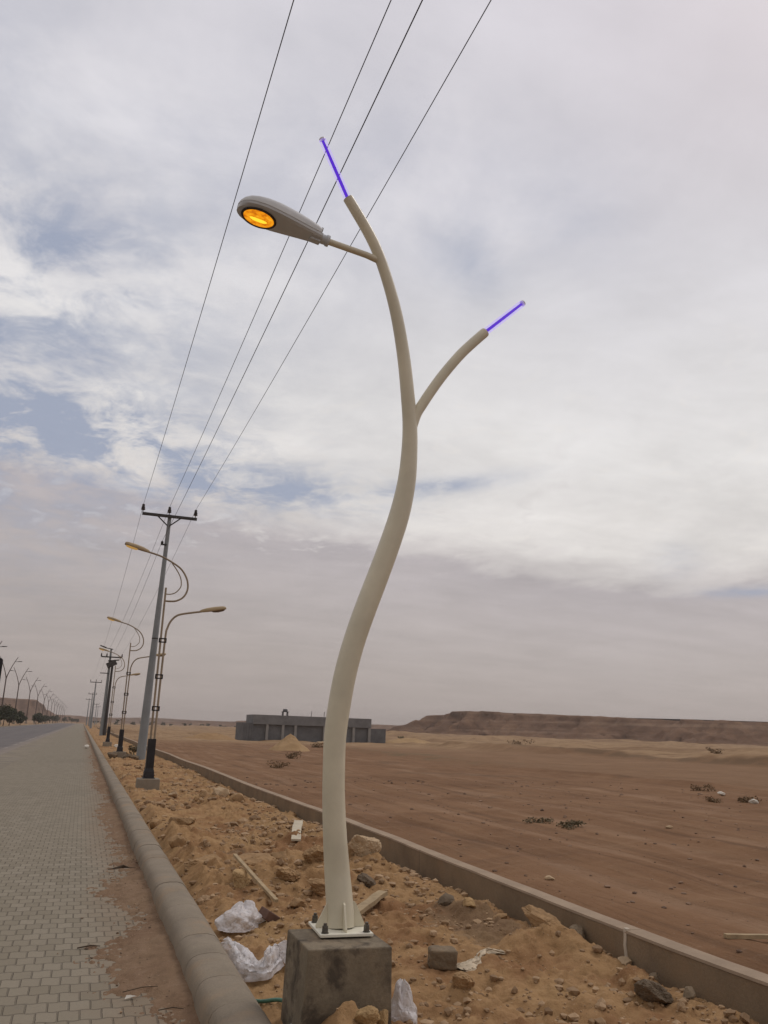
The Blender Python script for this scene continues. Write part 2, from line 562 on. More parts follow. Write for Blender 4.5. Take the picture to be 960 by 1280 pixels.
def terrain_mat():
    """field, track, sand flat beyond: zones run alongside the road"""
    m = bpy.data.materials.new('desert_ground')
    m.use_nodes = True
    t = NT(m.node_tree)
    p = t.n['Principled BSDF']
    g = t.node('ShaderNodeNewGeometry')
    pos = g.outputs['Position']
    x, y, z = t.sep(pos)
    n_big = t.noise(pos, 0.05, 6, 0.6)
    n_mid = t.noise(pos, 0.45, 7, 0.62, 0.3, w=1.0)
    n_fine = t.noise(pos, 9.0, 6, 0.7, w=2.0)
    a = R(14)
    xr = x * math.cos(a) + y * math.sin(a)
    yr = y * math.cos(a) - x * math.sin(a)
    tracks = t.noise(t.comb(x * 1.3, y * 0.05, 0.0), 2.2, 6, 0.68, 0.25)
    tracks2 = t.noise(t.comb(yr * 1.1, xr * 0.06, 5.0), 2.0, 6, 0.65, 0.25)
    red = t.ramp(n_mid, [(0.25, (0.142, 0.074, 0.037)), (0.5, (0.200, 0.109, 0.057)), (0.75, (0.248, 0.143, 0.078))])
    red = t.mix(t.smooth(tracks, 0.48, 0.74) * 0.55, red, (0.285, 0.180, 0.102))
    red = t.mix(t.smooth(tracks, 0.47, 0.32) * 0.5, red, (0.088, 0.050, 0.029))
    red = t.mix(t.smooth(tracks2, 0.52, 0.74) * 0.45, red, (0.29, 0.185, 0.108))
    red = t.mix(t.smooth(tracks2, 0.42, 0.30) * 0.4, red, (0.125, 0.072, 0.045))
    wob_y = (t.noise(t.comb(0.0, y * 0.06, 3.0), 1.0, 3, 0.5) - 0.5) * 2.2
    rut = None
    for x0, wd in ((5.6, 0.16), (7.15, 0.16), (8.4, 0.2), (9.95, 0.2), (13.0, 0.3), (14.7, 0.3)):
        r_ = t.smooth(t.math('ABSOLUTE', x - wob_y * (1 if x0 < 8 else -1) - x0 + (n_fine - 0.5) * 0.12), wd * 1.6, wd * 0.4)
        rut = r_ if rut is None else t.math('MAXIMUM', rut, r_)
    red = t.mix(rut * t.smooth(n_mid, 0.40, 0.62) * 0.36, red, (0.30, 0.195, 0.125))
    smudge = t.noise(pos, 0.28, 6, 0.68, 0.4, w=9.0)
    red = t.mix(t.smooth(smudge, 0.54, 0.68) * 0.4, red, (0.125, 0.088, 0.057))
    red = t.mix(t.smooth(smudge, 0.44, 0.32) * 0.35, red, (0.245, 0.150, 0.088))
    track = t.ramp(n_mid, [(0.3, (0.185, 0.106, 0.057)), (0.7, (0.250, 0.150, 0.084))])
    sand = t.ramp(n_mid, [(0.28, (0.185, 0.112, 0.060)), (0.52, (0.295, 0.192, 0.106)), (0.75, (0.375, 0.255, 0.147))])
    sand = t.mix(t.smooth(n_big, 0.52, 0.66) * 0.6, sand, (0.175, 0.100, 0.053))
    wob = (n_big - 0.5) * 16.0 + (n_mid - 0.5) * 4.0
    c = t.mix(t.smooth(x + wob * 0.35, 19.3, 21.2), red, track)
    scrub = t.smooth(n_mid, 0.45, 0.62) * t.smooth(x + wob * 0.3, 18.5, 20.5) * t.smooth(x + wob * 0.3, 26.5, 23.0) * t.smooth(y, 36.0, 46.0) * t.smooth(y, 80.0, 62.0)
    c = t.mix(scrub * 0.6, c, (0.105, 0.088, 0.048))
    c = t.mix(t.smooth(x + wob * 0.4, 41.0, 45.0), c, sand)
    bl = t.smooth(t.math('ABSOLUTE', x + wob * 0.12 - 42.6), 1.0, 0.3) * t.smooth(n_mid, 0.36, 0.55)
    c = t.mix(bl * 0.75, c, (0.13, 0.082, 0.047))
    c = t.mix(t.smooth(y + wob, 66.0, 100.0), c, sand)
    c = t.mix(t.smooth(x, -14.0, -18.0), c, sand)
    c = t.mix(t.smooth(n_fine, 0.55, 0.75) * 0.35, c, t.mix(1.0, c, (0.6, 0.55, 0.5), 'MULTIPLY'))
    c = t.mix(t.smooth(n_fine, 0.48, 0.25) * 0.22, c, (0.40, 0.28, 0.185))
    t.put(p.inputs['Base Color'], c)
    p.inputs['Roughness'].default_value = 0.97
    p.inputs['Specular IOR Level'].default_value = 0.1
    b = t.node('ShaderNodeBump')
    b.inputs['Distance'].default_value = 0.05
    t.put(b.inputs['Height'], n_fine * 0.6 + tracks * 1.2 + tracks2 * 0.7 + n_mid * 0.8 - rut * 0.5)
    t.l.new(b.outputs[0], p.inputs['Normal'])
    return m


def sand_mat(name, base, red_amount=0.35):
    m = bpy.data.materials.new(name)
    m.use_nodes = True
    t = NT(m.node_tree)
    p = t.n['Principled BSDF']
    g = t.node('ShaderNodeNewGeometry')
    pos = g.outputs['Position']
    n1 = t.noise(pos, 1.1, 6, 0.6, 0.4)
    n2 = t.noise(pos, 7.0, 6, 0.65, 0.2, w=1.0)
    n3 = t.noise(pos, 60.0, 4, 0.7, w=2.0)
    b_ = base
    c = t.ramp(n2, [(0.25, tuple(q * 0.62 for q in b_)), (0.5, b_), (0.75, (b_[0] * 1.16, b_[1] * 1.2, b_[2] * 1.28))])
    c = t.mix(t.smooth(n1, 0.47, 0.64) * red_amount, c, (b_[0] * 0.66, b_[1] * 0.56, b_[2] * 0.55))
    c = t.mix(t.smooth(n1, 0.46, 0.3) * 0.5, c, (b_[0] * 1.08, b_[1] * 1.16, b_[2] * 1.15))
    grit = t.noise(pos, 28.0, 5, 0.75, w=6.0)
    c = t.mix(t.smooth(grit, 0.60, 0.70) * 0.55, c, (b_[0] * 0.42, b_[1] * 0.40, b_[2] * 0.42))
    c = t.mix(t.smooth(n3, 0.60, 0.72) * 0.5, c, (0.60, 0.46, 0.31))
    c = t.mix(t.smooth(n3, 0.42, 0.30) * 0.55, c, tuple(q * 0.5 for q in b_))
    x_, y_, z_ = t.sep(pos)
    u_, v_ = (x_ - 3.25) / 0.45, (y_ - 6.75) / 0.75
    u2, v2 = (x_ - 2.0) / 0.6, (y_ - 10.6) / 0.7
    pt = ((u_ * u_ + v_ * v_) * -1.0).exp() + ((u2 * u2 + v2 * v2) * -1.0).exp() * 0.8
    c = t.mix(t.smooth(pt + (n2 - 0.5) * 1.4, 0.35, 0.75) * 0.6, c, (0.165, 0.118, 0.075))
    t.put(p.inputs['Base Color'], c)
    p.inputs['Roughness'].default_value = 0.97
    p.inputs['Specular IOR Level'].default_value = 0.08
    bp = t.node('ShaderNodeBump')
    bp.inputs['Distance'].default_value = 0.022
    t.put(bp.inputs['Height'], n2 * 1.0 + grit * 0.5 + n3 * 0.22)
    t.l.new(bp.outputs[0], p.inputs['Normal'])
    return m


def paver_mat():
    m = bpy.data.materials.new('interlocking_pavers')
    m.use_nodes = True
    t = NT(m.node_tree)
    p = t.n['Principled BSDF']
    g = t.node('ShaderNodeNewGeometry')
    pos = g.outputs['Position']
    x, y, z = t.sep(pos)
    LX, LY = 0.118, 0.174
    wav = t.math('SINE', x * (2 * math.pi / LX)) * 0.008
    jit = (t.noise(pos, 18, 2, 0.5) - 0.5) * 0.010
    yy = y + wav + jit
    row = t.math('FLOOR', yy / LY)
    fy = yy / LY - row
    odd = t.math('MODULO', row + 1000.0, 2.0)
    jx = (t.noise(pos, 23, 3, 0.6, w=4.0) - 0.5) * 0.010
    xx = (x + jx) / LX + odd * 0.5
    colm = t.math('FLOOR', xx)
    fx = xx - colm
    ey = t.math('MINIMUM', fy, 1.0 - fy) * LY
    ex = t.math('MINIMUM', fx, 1.0 - fx) * LX
    e = t.math('MINIMUM', ex * 1.15, ey * 0.85)
    joint = t.smooth(e, 0.0080, 0.0018)
    wn = t.node('ShaderNodeTexWhiteNoise', noise_dimensions='2D')
    t.put(wn.inputs['Vector'], t.comb(colm, row, 0.0))
    rnd = X(t, wn.outputs['Value'])
    nb = t.noise(pos, 0.55, 6, 0.62, 0.3)
    nf = t.noise(pos, 45, 5, 0.7, w=3.0)
    ns = t.noise(pos, 5.0, 5, 0.6, w=5.0)
    base = t.ramp(rnd, [(0.0, (0.205, 0.174, 0.124)), (0.5, (0.240, 0.205, 0.150)), (1.0, (0.275, 0.236, 0.176))])
    base = t.mix(t.lin(nb, 0.3, 0.7) * 0.5, base, (0.235, 0.196, 0.138))
    base = t.mix(t.smooth(ns, 0.55, 0.72) * 0.35, base, (0.17, 0.15, 0.125))
    base = t.mix(t.lin(nf, 0.35, 0.7) * 0.35, base, (0.16, 0.145, 0.12))
    dust = t.smooth(x + (ns - 0.5) * 0.7 + (nb - 0.5) * 0.6, 0.10, 0.62) * t.lin(nf, 0.3, 0.7, 0.35, 0.8)
    base = t.mix(dust * 0.75, base, (0.235, 0.160, 0.102))
    c = t.mix(joint * t.lin(ns, 0.3, 0.7, 0.62, 0.22), base, (0.112, 0.092, 0.068))
    t.put(p.inputs['Base Color'], c)
    p.inputs['Roughness'].default_value = 0.9
    p.inputs['Specular IOR Level'].default_value = 0.2
    b = t.node('ShaderNodeBump')
    b.inputs['Distance'].default_value = 0.008
    t.put(b.inputs['Height'], (1.0 - joint) + rnd * 0.12 + nf * 0.25)
    t.l.new(b.outputs[0], p.inputs['Normal'])
    return m


def asphalt_mat():
    m = bpy.data.materials.new('old_asphalt')
    m.use_nodes = True
    t = NT(m.node_tree)
    p = t.n['Principled BSDF']
    g = t.node('ShaderNodeNewGeometry')
    pos = g.outputs['Position']
    x, y, z = t.sep(pos)
    lanes = t.noise(t.comb(x * 0.9, y * 0.01, 0.0), 1.0, 5, 0.6)
    n = t.noise(pos, 0.4, 6, 0.6)
    nf = t.noise(pos, 40, 3, 0.7)
    c = t.ramp(lanes * 0.6 + n * 0.4, [(0.35, (0.080, 0.068, 0.064)), (0.5, (0.102, 0.088, 0.082)), (0.65, (0.132, 0.112, 0.100))])
    c = t.mix(t.smooth(nf, 0.5, 0.8) * 0.4, c, (0.17, 0.15, 0.14))
    # worn edge line, mostly rubbed off
    line = t.smooth(t.math('ABSOLUTE', x + 4.0), 0.09, 0.06) * t.smooth(t.noise(pos, 0.8, 5, 0.6, w=7.0), 0.46, 0.58)
    c = t.mix(line * 0.35, c, (0.45, 0.42, 0.38))
    edge = t.smooth(x + (n - 0.5) * 1.6, -4.6, -3.4) + t.smooth(x + (n - 0.5) * 1.6, -14.2, -15.6)
    c = t.mix(edge * 0.55, c, (0.27, 0.215, 0.16))
    t.put(p.inputs['Base Color'], c)
    p.inputs['Roughness'].default_value = 0.85
    b = t.node('ShaderNodeBump')
    b.inputs['Distance'].default_value = 0.004
    t.put(b.inputs['Height'], nf)
    t.l.new(b.outputs[0], p.inputs['Normal'])
    return m


def mesa_mat():
    m = bpy.data.materials.new('eroded_mesa')
    m.use_nodes = True
    t = NT(m.node_tree)
    p = t.n['Principled BSDF']
    g = t.node('ShaderNodeNewGeometry')
    pos = g.outputs['Position']
    x, y, z = t.sep(pos)
    n = t.noise(pos, 0.05, 7, 0.65, 0.4)
    nf = t.noise(pos, 0.5, 5, 0.65)
    strata = t.noise(t.comb(x * 0.004, y * 0.004, z * 0.5), 1.3, 5, 0.65, 0.15)
    c = t.ramp(n, [(0.3, (0.100, 0.055, 0.032)), (0.5, (0.160, 0.092, 0.055)), (0.7, (0.235, 0.142, 0.084))])
    c = t.mix(t.smooth(strata, 0.52, 0.66) * 0.45, c, (0.31, 0.215, 0.145))
    c = t.mix(t.smooth(strata, 0.46, 0.32) * 0.4, c, (0.105, 0.066, 0.046))
    c = t.mix(t.smooth(nf, 0.5, 0.75) * 0.5, c, (0.10, 0.066, 0.045))
    low = t.smooth(z + (n - 0.5) * 7.0, 2.4, -0.6)
    c = t.mix(low, c, (0.28, 0.178, 0.096))
    t.put(p.inputs['Base Color'], c)
    p.inputs['Roughness'].default_value = 0.97
    p.inputs['Specular IOR Level'].default_value = 0.05
    b = t.node('ShaderNodeBump')
    b.inputs['Distance'].default_value = 0.5
    t.put(b.inputs['Height'], nf + n)
    t.l.new(b.outputs[0], p.inputs['Normal'])
    return m


M['ground'] = terrain_mat()
M['verge'] = sand_mat('dug_sandy_soil', SANDC, 0.85)
M['drift'] = sand_mat('blown_sand', (0.225, 0.148, 0.092), 0.4)
M['pavers'] = paver_mat()
M['asphalt'] = asphalt_mat()
M['mesa'] = mesa_mat()
M['kerb'] = mat('kerb_concrete', (0.248, 0.205, 0.152), 0.92, 0.1, 3, 0.003, 70, 0.2, fine=0.3,
                stains=[((0.34, 0.225, 0.125), 2.2, 0.5, 0.75, 0.5), ((0.12, 0.10, 0.085), 4, 0.58, 0.75, 0.5)])
M['wall'] = mat('dusty_wall_concrete', (0.238, 0.176, 0.115), 0.93, 0.12, 2.5, 0.004, 55, 0.15, fine=0.25,
                stains=[((0.27, 0.18, 0.105), 1.6, 0.48, 0.72, 0.6), ((0.15, 0.11, 0.08), 2.6, 0.55, 0.75, 0.6)])
M['wall_top'] = mat('dusty_wall_coping', (0.34, 0.255, 0.18), 0.93, 0.1, 3, 0.004, 55, 0.15, fine=0.2)
M['mortar'] = mat('pale_mortar', (0.50, 0.43, 0.34), 0.93, 0.1, 12, 0.004, 55, 0.15)

# ------------------------------------------------------------------ setting: ground sheet
def graded(segs):
    out_ = [segs[0][0]]
    for a, b, st in segs:
        n = max(1, int(round((b - a) / st)))
        out_ += list(a + (b - a) * (np.arange(1, n + 1) / n))
    return np.array(out_)


def ground_h(x, y):
    z = np.zeros_like(x)
    r = sstep(3.9, 4.6, x)
    field = 0.10 + 0.035 * fbm(x * 0.5, y * 0.16, oct=5, seed=3) + 0.02 * fbm(x * 2.2, y * 0.9, oct=4, seed=5)
    field += 0.045 * fbm(x * 0.06, y * 0.05, oct=3, seed=8)
    field += 0.80 * np.exp(-((x - 43.5 - 1.5 * fbm(y * 0.05, y * 0 + 2, oct=3, seed=4)) / 1.5) ** 2) * (0.7 + 0.5 * fbm(x * 0.3, y * 0.13, oct=4, seed=9)) * sstep(120, 100, y)
    field += 0.14 * np.exp(-((x - 20.5 - 0.6 * fbm(y * 0.11, y * 0, oct=3, seed=14)) / 0.6) ** 2) * sstep(100, 60, y)
    far = sstep(44, 62, x) * 0.8 * (0.5 + fbm(x * 0.06, y * 0.045, oct=5, seed=21)) + sstep(75, 130, y) * 0.45 * (0.3 + fbm(x * 0.08, y * 0.06, oct=5, seed=23))
    far *= sstep(1600, 600, np.hypot(x, y))
    z = np.where(x > 3.85, r * field + r * far - 0.05 * (1 - r), z)
    lft = sstep(-16.2, -18.0, x)
    z = np.where(x < -16.0, lft * (0.25 + 0.15 * fbm(x * 0.1, y * 0.1, oct=4, seed=31)), z)
    inside = (x >= -16.0) & (x <= 3.85)
    endroad = sstep(640, 720, y)
    z = np.where(inside, -0.25 + endroad * 0.27, z)
    return z


gx = graded([(-3200, -400, 200), (-400, -60, 20), (-60, -18, 2), (-18, -15.9, 0.3), (-15.9, 3.8, 2.5), (3.8, 12, 0.10), (12, 24, 0.2), (24, 70, 0.6), (70, 200, 4), (200, 500, 15), (500, 3200, 180)])
gy = graded([(-400, -20, 40), (-20, 3, 1.5), (3, 16, 0.14), (16, 40, 0.35), (40, 140, 1.2), (140, 400, 6), (400, 800, 20), (800, 3200, 150)])
GX, GY = np.meshgrid(gx, gy)
struct(grid_mesh('ground', GX, GY, ground_h(GX, GY), M['ground']))

# pavement, gutter, road
def sheet(name, x0, x1, y0, y1, z, m, thick=0.2, cuts=60):
    b = MB()
    ys = np.linspace(y0, y1, cuts)
    b.rings([[(x0, y, z - thick), (x1, y, z - thick), (x1, y, z), (x0, y, z)] for y in ys])
    return struct(b.build(name, m))


sheet('pavement', -2.32, 0.83, -8, 690, 0.0, M['pavers'])
M['gutter'] = mat('dusty_gutter', (0.235, 0.20, 0.15), 0.92, 0.14, 0.8, 0.004, 30, 0.15, fine=0.3, stains=[((0.17, 0.15, 0.14), 0.7, 0.5, 0.7, 0.6)])
sheet('gutter', -3.38, -2.325, -8, 690, -0.006, M['gutter'])
sheet('road', -15.3, -3.385, -8, 690, -0.012, M['asphalt'])
sheet('median_kerb', -15.75, -15.305, -8, 690, 0.13, M['concrete'])

# kerb: half-round concrete stones, laid end to end
kb = MB()
prof = [(0.800, -0.12), (0.806, 0.05), (0.814, 0.098), (0.828, 0.128), (0.852, 0.150), (0.888, 0.164), (0.945, 0.171), (1.015, 0.170), (1.065, 0.156), (1.105, 0.118), (1.125, 0.06), (1.13, -0.12)]
y = -6.0
i = 0
rk = random.Random(3)
while y < 560:
    L = 0.52 if y < 40 else (1.6 if y < 120 else 8)
    ox, oz = (rk.uniform(-0.003, 0.003), rk.uniform(-0.003, 0.003)) if y < 40 else (0, 0)
    g_ = 0.003 if y < 40 else 0.0
    def ring(yy, sc):
        return [(0.965 + (px - 0.965) * sc + ox, yy, pz * (sc if pz > 0 else 1) + oz) for px, pz in prof]
    kb.rings([ring(y + g_, 0.995), ring(y + g_ + 0.008, 1.0), ring(y + L - 0.006, 1.0), ring(y + L, 0.995)])
    y += L
struct(kb.build('kerb', M['kerb'], smooth=40))

# blown sand along the kerb foot: a low heightfield that dips under the pavers at its ragged edge
dx_ = np.arange(-0.15, 0.815, 0.016)
dy_ = graded([(2.5, 12, 0.03), (12, 30, 0.1), (30, 160, 0.6)])
DX, DY = np.meshgrid(dx_, dy_)
edge = 0.56 + 0.11 * fbm(DY * 0.55, DY * 0 + 4.2, oct=5, seed=41) - 0.26 * np.exp(-((DY - 6.8) / 0.8) ** 2) + 0.18 * sstep(5.8, 4.9, DY) - 0.07 * np.exp(-((DY - 9.5) / 1.2) ** 2) + 0.06 * fbm(DX * 5, DY * 5, oct=4, seed=42)
DZ = 0.05 * sstep(0, 0.45, DX - edge) - 0.02 * sstep(0.05, -0.25, DX - edge) + 0.006 * fbm(DX * 9, DY * 9, oct=4, seed=43) + 0.008 * fbm(DX * 2.5, DY * 2.5, oct=3, seed=44)
DZ += 0.016 * fbm(DX * 22, DY * 16, oct=4, seed=46, gain=0.65) * sstep(0.25, 0.0, np.abs(DX - edge))
DZ = np.maximum(DZ, -0.05)
struct(grid_mesh('sand_drift', DX, DY, DZ, M['drift']))

# dug sandy verge between kerb and low wall
MOUNDS = [(1.46, 4.38, 0.22, 0.20, 0.16), (1.30, 9.9, 0.16, 0.35, 0.9), (1.9, 8.9, 0.15, 0.45, 0.35), (2.35, 8.6, 0.14, 0.35, 0.35),
          (3.1, 9.2, 0.16, 0.4, 0.4), (2.9, 8.3, 0.08, 0.4, 0.5), (1.35, 12.2, 0.15, 0.35, 1.0), (3.3, 7.2, 0.12, 0.25, 0.25),
          (3.45, 6.0, 0.12, 0.3, 0.4), (2.8, 17.0, 0.18, 0.6, 0.9), (1.3, 7.0, -0.06, 0.2, 0.4), (2.5, 5.3, -0.02, 0.4, 0.6), (1.3, 5.7, -0.03, 0.2, 0.5),
          (3.2, 4.4, 0.06, 0.35, 0.4), (1.70, 22.2, -0.17, 0.55, 0.9), (3.2, 13.0, 0.12, 0.4, 1.0), (2.2, 11.0, -0.06, 0.6, 0.8), (1.4, 15.5, 0.12, 0.3, 1.2)]


def worley(x, y, seed):
    ix, iy = np.floor(x), np.floor(y)
    d1 = np.full(x.shape, 9.0); d2 = np.full(x.shape, 9.0); hid = np.zeros(x.shape)
    zz = np.zeros_like(ix)
    for a in (-1, 0, 1):
        for b in (-1, 0, 1):
            cx_, cy_ = ix + a, iy + b
            px, py = cx_ + _h(cx_, cy_, zz, seed), cy_ + _h(cx_, cy_, zz, seed + 1)
            d = np.hypot(x - px, y - py)
            nearer = d < d1
            d2 = np.where(nearer, d1, np.minimum(d2, d))
            hid = np.where(nearer, _h(cx_, cy_, zz, seed + 2), hid)
            d1 = np.where(nearer, d, d1)
    return d1, d2 - d1, hid


def verge_h(x, y):
    x = np.asarray(x, float)
    y = np.asarray(y, float)
    d = sstep(3.0, 5.0, y)
    z = 0.065 + 0.03 * fbm(x * 0.9, y * 0.7, oct=3, seed=51)
    z += 0.030 * ridged(x * 1.9, y * 1.6, oct=5, seed=53, gain=0.55)
    z += 0.020 * fbm(x * 5, y * 5, oct=5, seed=55, gain=0.6)
    crumb = fbm(x * 11, y * 11, oct=4, seed=57, gain=0.6)
    z += 0.020 * np.maximum(crumb, 0.05)
    wx, wy = x + 0.05 * fbm(x * 6, y * 6, oct=3, seed=81), y + 0.05 * fbm(x * 6, y * 6, oct=3, seed=83)
    rough = sstep(-0.25, 0.35, fbm(x * 0.8, y * 0.45, oct=3, seed=85)) * (0.45 + 0.55 * sstep(5.0, 7.5, y))
    for fr, amp, sd in ((3.2, 0.085, 91), (7.5, 0.036, 95), (15.0, 0.016, 99)):
        d1, ed, hid = worley(wx * fr, wy * fr * 0.85, sd)
        z += amp * rough * sstep(0.45, 1.0, hid) * sstep(0.02, 0.30, ed) * (1 - 0.5 * d1)
    z += 0.035 * sstep(3.3, 3.7, x) * sstep(9, 6, y)
    for mx, my, h, sx, sy in MOUNDS:
        w_ = np.exp(-((x - mx) / sx) ** 2 - ((y - my) / sy) ** 2)
        z += h * w_ * (0.85 + 0.5 * np.clip(ridged(x * 3.5, y * 3.5, oct=4, seed=59), -0.8, 1.2) * (0.4 if my < 5 else 0.7))
    e = sstep(1.12, 1.35, x) * sstep(3.85, 3.6, x)
    z = z * (0.45 + 0.55 * e) - 0.02 * (1 - e)
    far = sstep(26, 60, y)
    return z * (1 - far * 0.3) + far * 0.02


def verge_grid(y0, y1, st, sx):
    xs = np.arange(1.06, 3.86, sx)
    ys = np.arange(y0, y1 + st * 0.5, st)
    return np.meshgrid(xs, ys)


parts_v = []
ysv = graded([(2.2, 9.5, 0.016), (9.5, 15, 0.03), (15, 30, 0.08), (30, 70, 0.35), (70, 300, 2.5), (300, 640, 20)])
xsv = np.arange(1.07, 3.85, 0.017)
VX, VY = np.meshgrid(xsv, ysv)
struct(grid_mesh('verge', VX, VY, verge_h(VX, VY), M['verge']))


def vz(x, y):
    return float(verge_h(np.array([x]), np.array([y]))[0])


def gz(x, y):
    return float(ground_h(np.array([[x]]), np.array([[y]]))[0, 0])


# ------------------------------------------------------------------ far mesas and low hills
def mesa(name, front, hgt, slope, depth, seed, rough=1.0, ns=520, ntv=44):
    """front: foot line [(x,y)], hgt: rim height along it, slope: width of the scree"""
    F = np.array(front, float)
    seg = np.r_[0, np.cumsum(np.hypot(*np.diff(F, axis=0).T))]
    s = np.linspace(0, seg[-1], ns)
    px = np.interp(s, seg, F[:, 0]); py = np.interp(s, seg, F[:, 1])
    hs = np.interp(s, seg, hgt)
    tx = np.gradient(px); ty = np.gradient(py)
    ln = np.hypot(tx, ty)
    nx_, ny_ = ty / ln, -tx / ln
    nx_ = np.convolve(np.pad(nx_, 8, 'edge'), np.ones(17) / 17, 'valid'); ny_ = np.convolve(np.pad(ny_, 8, 'edge'), np.ones(17) / 17, 'valid')
    tt = np.r_[np.linspace(-0.25, 1.3, ntv - 6), np.linspace(1.6, depth / slope, 6)]
    S, T = np.meshgrid(s, tt)
    gul = fbm(S / (slope * 0.9), S * 0 + seed + T * 0.25, oct=6, seed=seed, gain=0.6)
    off = gul * slope * 0.35 * rough
    W = T * slope
    XX = px[None, :] + nx_[None, :] * (W + off * np.clip(1.6 - np.abs(T - 0.6), 0, 1))
    YY = py[None, :] + ny_[None, :] * (W + off * np.clip(1.6 - np.abs(T - 0.6), 0, 1))
    prof_ = np.interp(T, [-0.25, 0, 0.3, 0.62, 0.80, 0.92, 1.05, 1.3, 50], [-0.06, 0.0, 0.16, 0.48, 0.70, 0.93, 0.985, 1.0, 1.02])
    ZZ = hs[None, :] * prof_ + hs[None, :] * 0.07 * rough * ridged(XX / (slope * 0.5), YY / (slope * 0.5), oct=4, seed=seed + 3) * np.exp(-((T - 0.5) / 0.45) ** 2)
    ZZ = ZZ + hs[None, :] * 0.018 * fbm(XX / (slope * 0.5), YY / (slope * 0.5), oct=3, seed=seed + 5) - 0.05
    return struct(grid_mesh(name, XX, YY, ZZ, M['mesa']))


# the foot lines run so that the plateau lies to the right-hand side of the direction of travel
mesa('hills', [(560, 30), (420, 130), (345, 215), (300, 285), (262, 350), (230, 410), (195, 455), (180, 495), (215, 545), (330, 620)],
     [12.5, 12.5, 11.6, 12.0, 13.0, 14.2, 15.6, 15.0, 13, 10], 36, 260, 61, 1.7)
mesa('hills', [(700, 640), (480, 790), (300, 900), (170, 1010), (60, 1120)], [9, 8, 10, 11, 7], 90, 500, 63)
mesa('hills', [(120, 1350), (40, 1260), (8, 1190), (-30, 1150)], [8, 10, 15, 17], 90, 500, 65)
mesa('hills', [(14, 1090), (-2, 1010), (-20, 990), (-40, 980), (-140, 960), (-330, 900), (-600, 700)], [5, 13, 20.0, 23.5, 24.5, 24, 22], 40, 420, 67, 0.9)
mesa('hills', [(330, 1500), (200, 1540), (110, 1560), (20, 1570)], [12, 11, 13, 11], 120, 400, 69)

# ------------------------------------------------------------------ low wall along the field
wl = thing('low_wall', 'long low dusty concrete wall running along the far side of the sandy strip', 'wall', (3.78, 4.0, 0))
b1, b2, b3 = MB(), MB(), MB()
yy = -2.0
rk = random.Random(9)
while yy < 230:
    L = 5.42 - yy if yy < 5.3 and yy + 4 > 5.42 - 0.5 else 3.9
    L = max(L, 1.5)
    n = 8
    rings, ringt = [], []
    for k in range(n + 1):
        y0 = yy + 0.004 + (L - 0.008) * k / n
        wv = 0.012 * math.sin(y0 * 0.7) + 0.008 * math.sin(y0 * 1.9 + 1)
        tz = 0.300 + 0.012 * math.sin(y0 * 0.45 + 2) + rk.uniform(-0.003, 0.003)
        wx = wv * 0.6
        rings.append([(wx, y0 - 4.0, -0.3), (0.14 + wx, y0 - 4.0, -0.3), (0.14 + wx, y0 - 4.0, tz), (wx, y0 - 4.0, tz)])
        j1, j2 = rk.uniform(-0.004, 0.004), rk.uniform(-0.004, 0.004)
        ringt.append([(wx - 0.004 + j1, y0 - 4.0, tz + 0.003), (0.144 + wx + j2, y0 - 4.0, tz + 0.003), (0.142 + wx, y0 - 4.0, tz + 0.020), (wx + j1, y0 - 4.0, tz + 0.020)])
    b1.rings(rings)
    b2.rings(ringt)
    yy += L
b1.build('wall_face', M['wall'], wl)
b2.build('coping', M['wall_top'], wl)
b3.rings([[(-0.016 + q, 1.400 + w_, z), (-0.016 + q, 1.432 + w_ * 0.6, z), (0.02, 1.432 + w_ * 0.6, z), (0.02, 1.400 + w_, z)] for q, w_, z in ((0, -.006, 0.0), (-.003, .004, 0.07), (.001, -.004, .14), (-.002, .003, .21), (0, -.003, .27), (0.002, 0.0, .322))])
b3.build('mortar_joint', M['mortar'], wl, bevel=0.004)


# ------------------------------------------------------------------ main curved lamp
def spline(pts, n=8):
    P = [Vector(p) for p in pts]
    out_ = []
    for i in range(len(P) - 1):
        p0, p1, p2, p3 = P[max(i - 1, 0)], P[i], P[i + 1], P[min(i + 2, len(P) - 1)]
        for k in range(n):
            t = k / n
            out_.append(0.5 * ((2 * p1) + (p2 - p0) * t + (2 * p0 - 5 * p1 + 4 * p2 - p3) * t * t + (3 * p1 - p0 - 3 * p2 + p3) * t ** 3))
    out_.append(P[-1])
    return out_


LX0, LY0 = 1.48, 4.92
lamp = thing('curved_street_lamp', 'tall cream S-curved lamp with lit amber head and two violet glowing rods', 'street lamp', (LX0, LY0, 0.0))


def rel(x, z, y=0.0):
    return (x - LX0, y, z)


fb = MB()
ft = [(1.237, 4.545), (1.690, 4.520), (1.692, 4.985), (1.235, 5.010)]
fbm_ = [(1.190, 4.52), (1.700, 4.50), (1.700, 5.02), (1.222, 5.03)]
rings = []
for k, f in enumerate(np.linspace(0, 1, 9)):
    z = -0.15 + 0.65 * f
    q = f ** 0.8
    rings.append([(fbm_[j][0] * (1 - q) + ft[j][0] * q - LX0, fbm_[j][1] * (1 - q) + ft[j][1] * q - LY0, z) for j in range(4)])
fb.rings(rings)
fo = fb.build('footing', M['footing'], lamp, bevel=0.008)
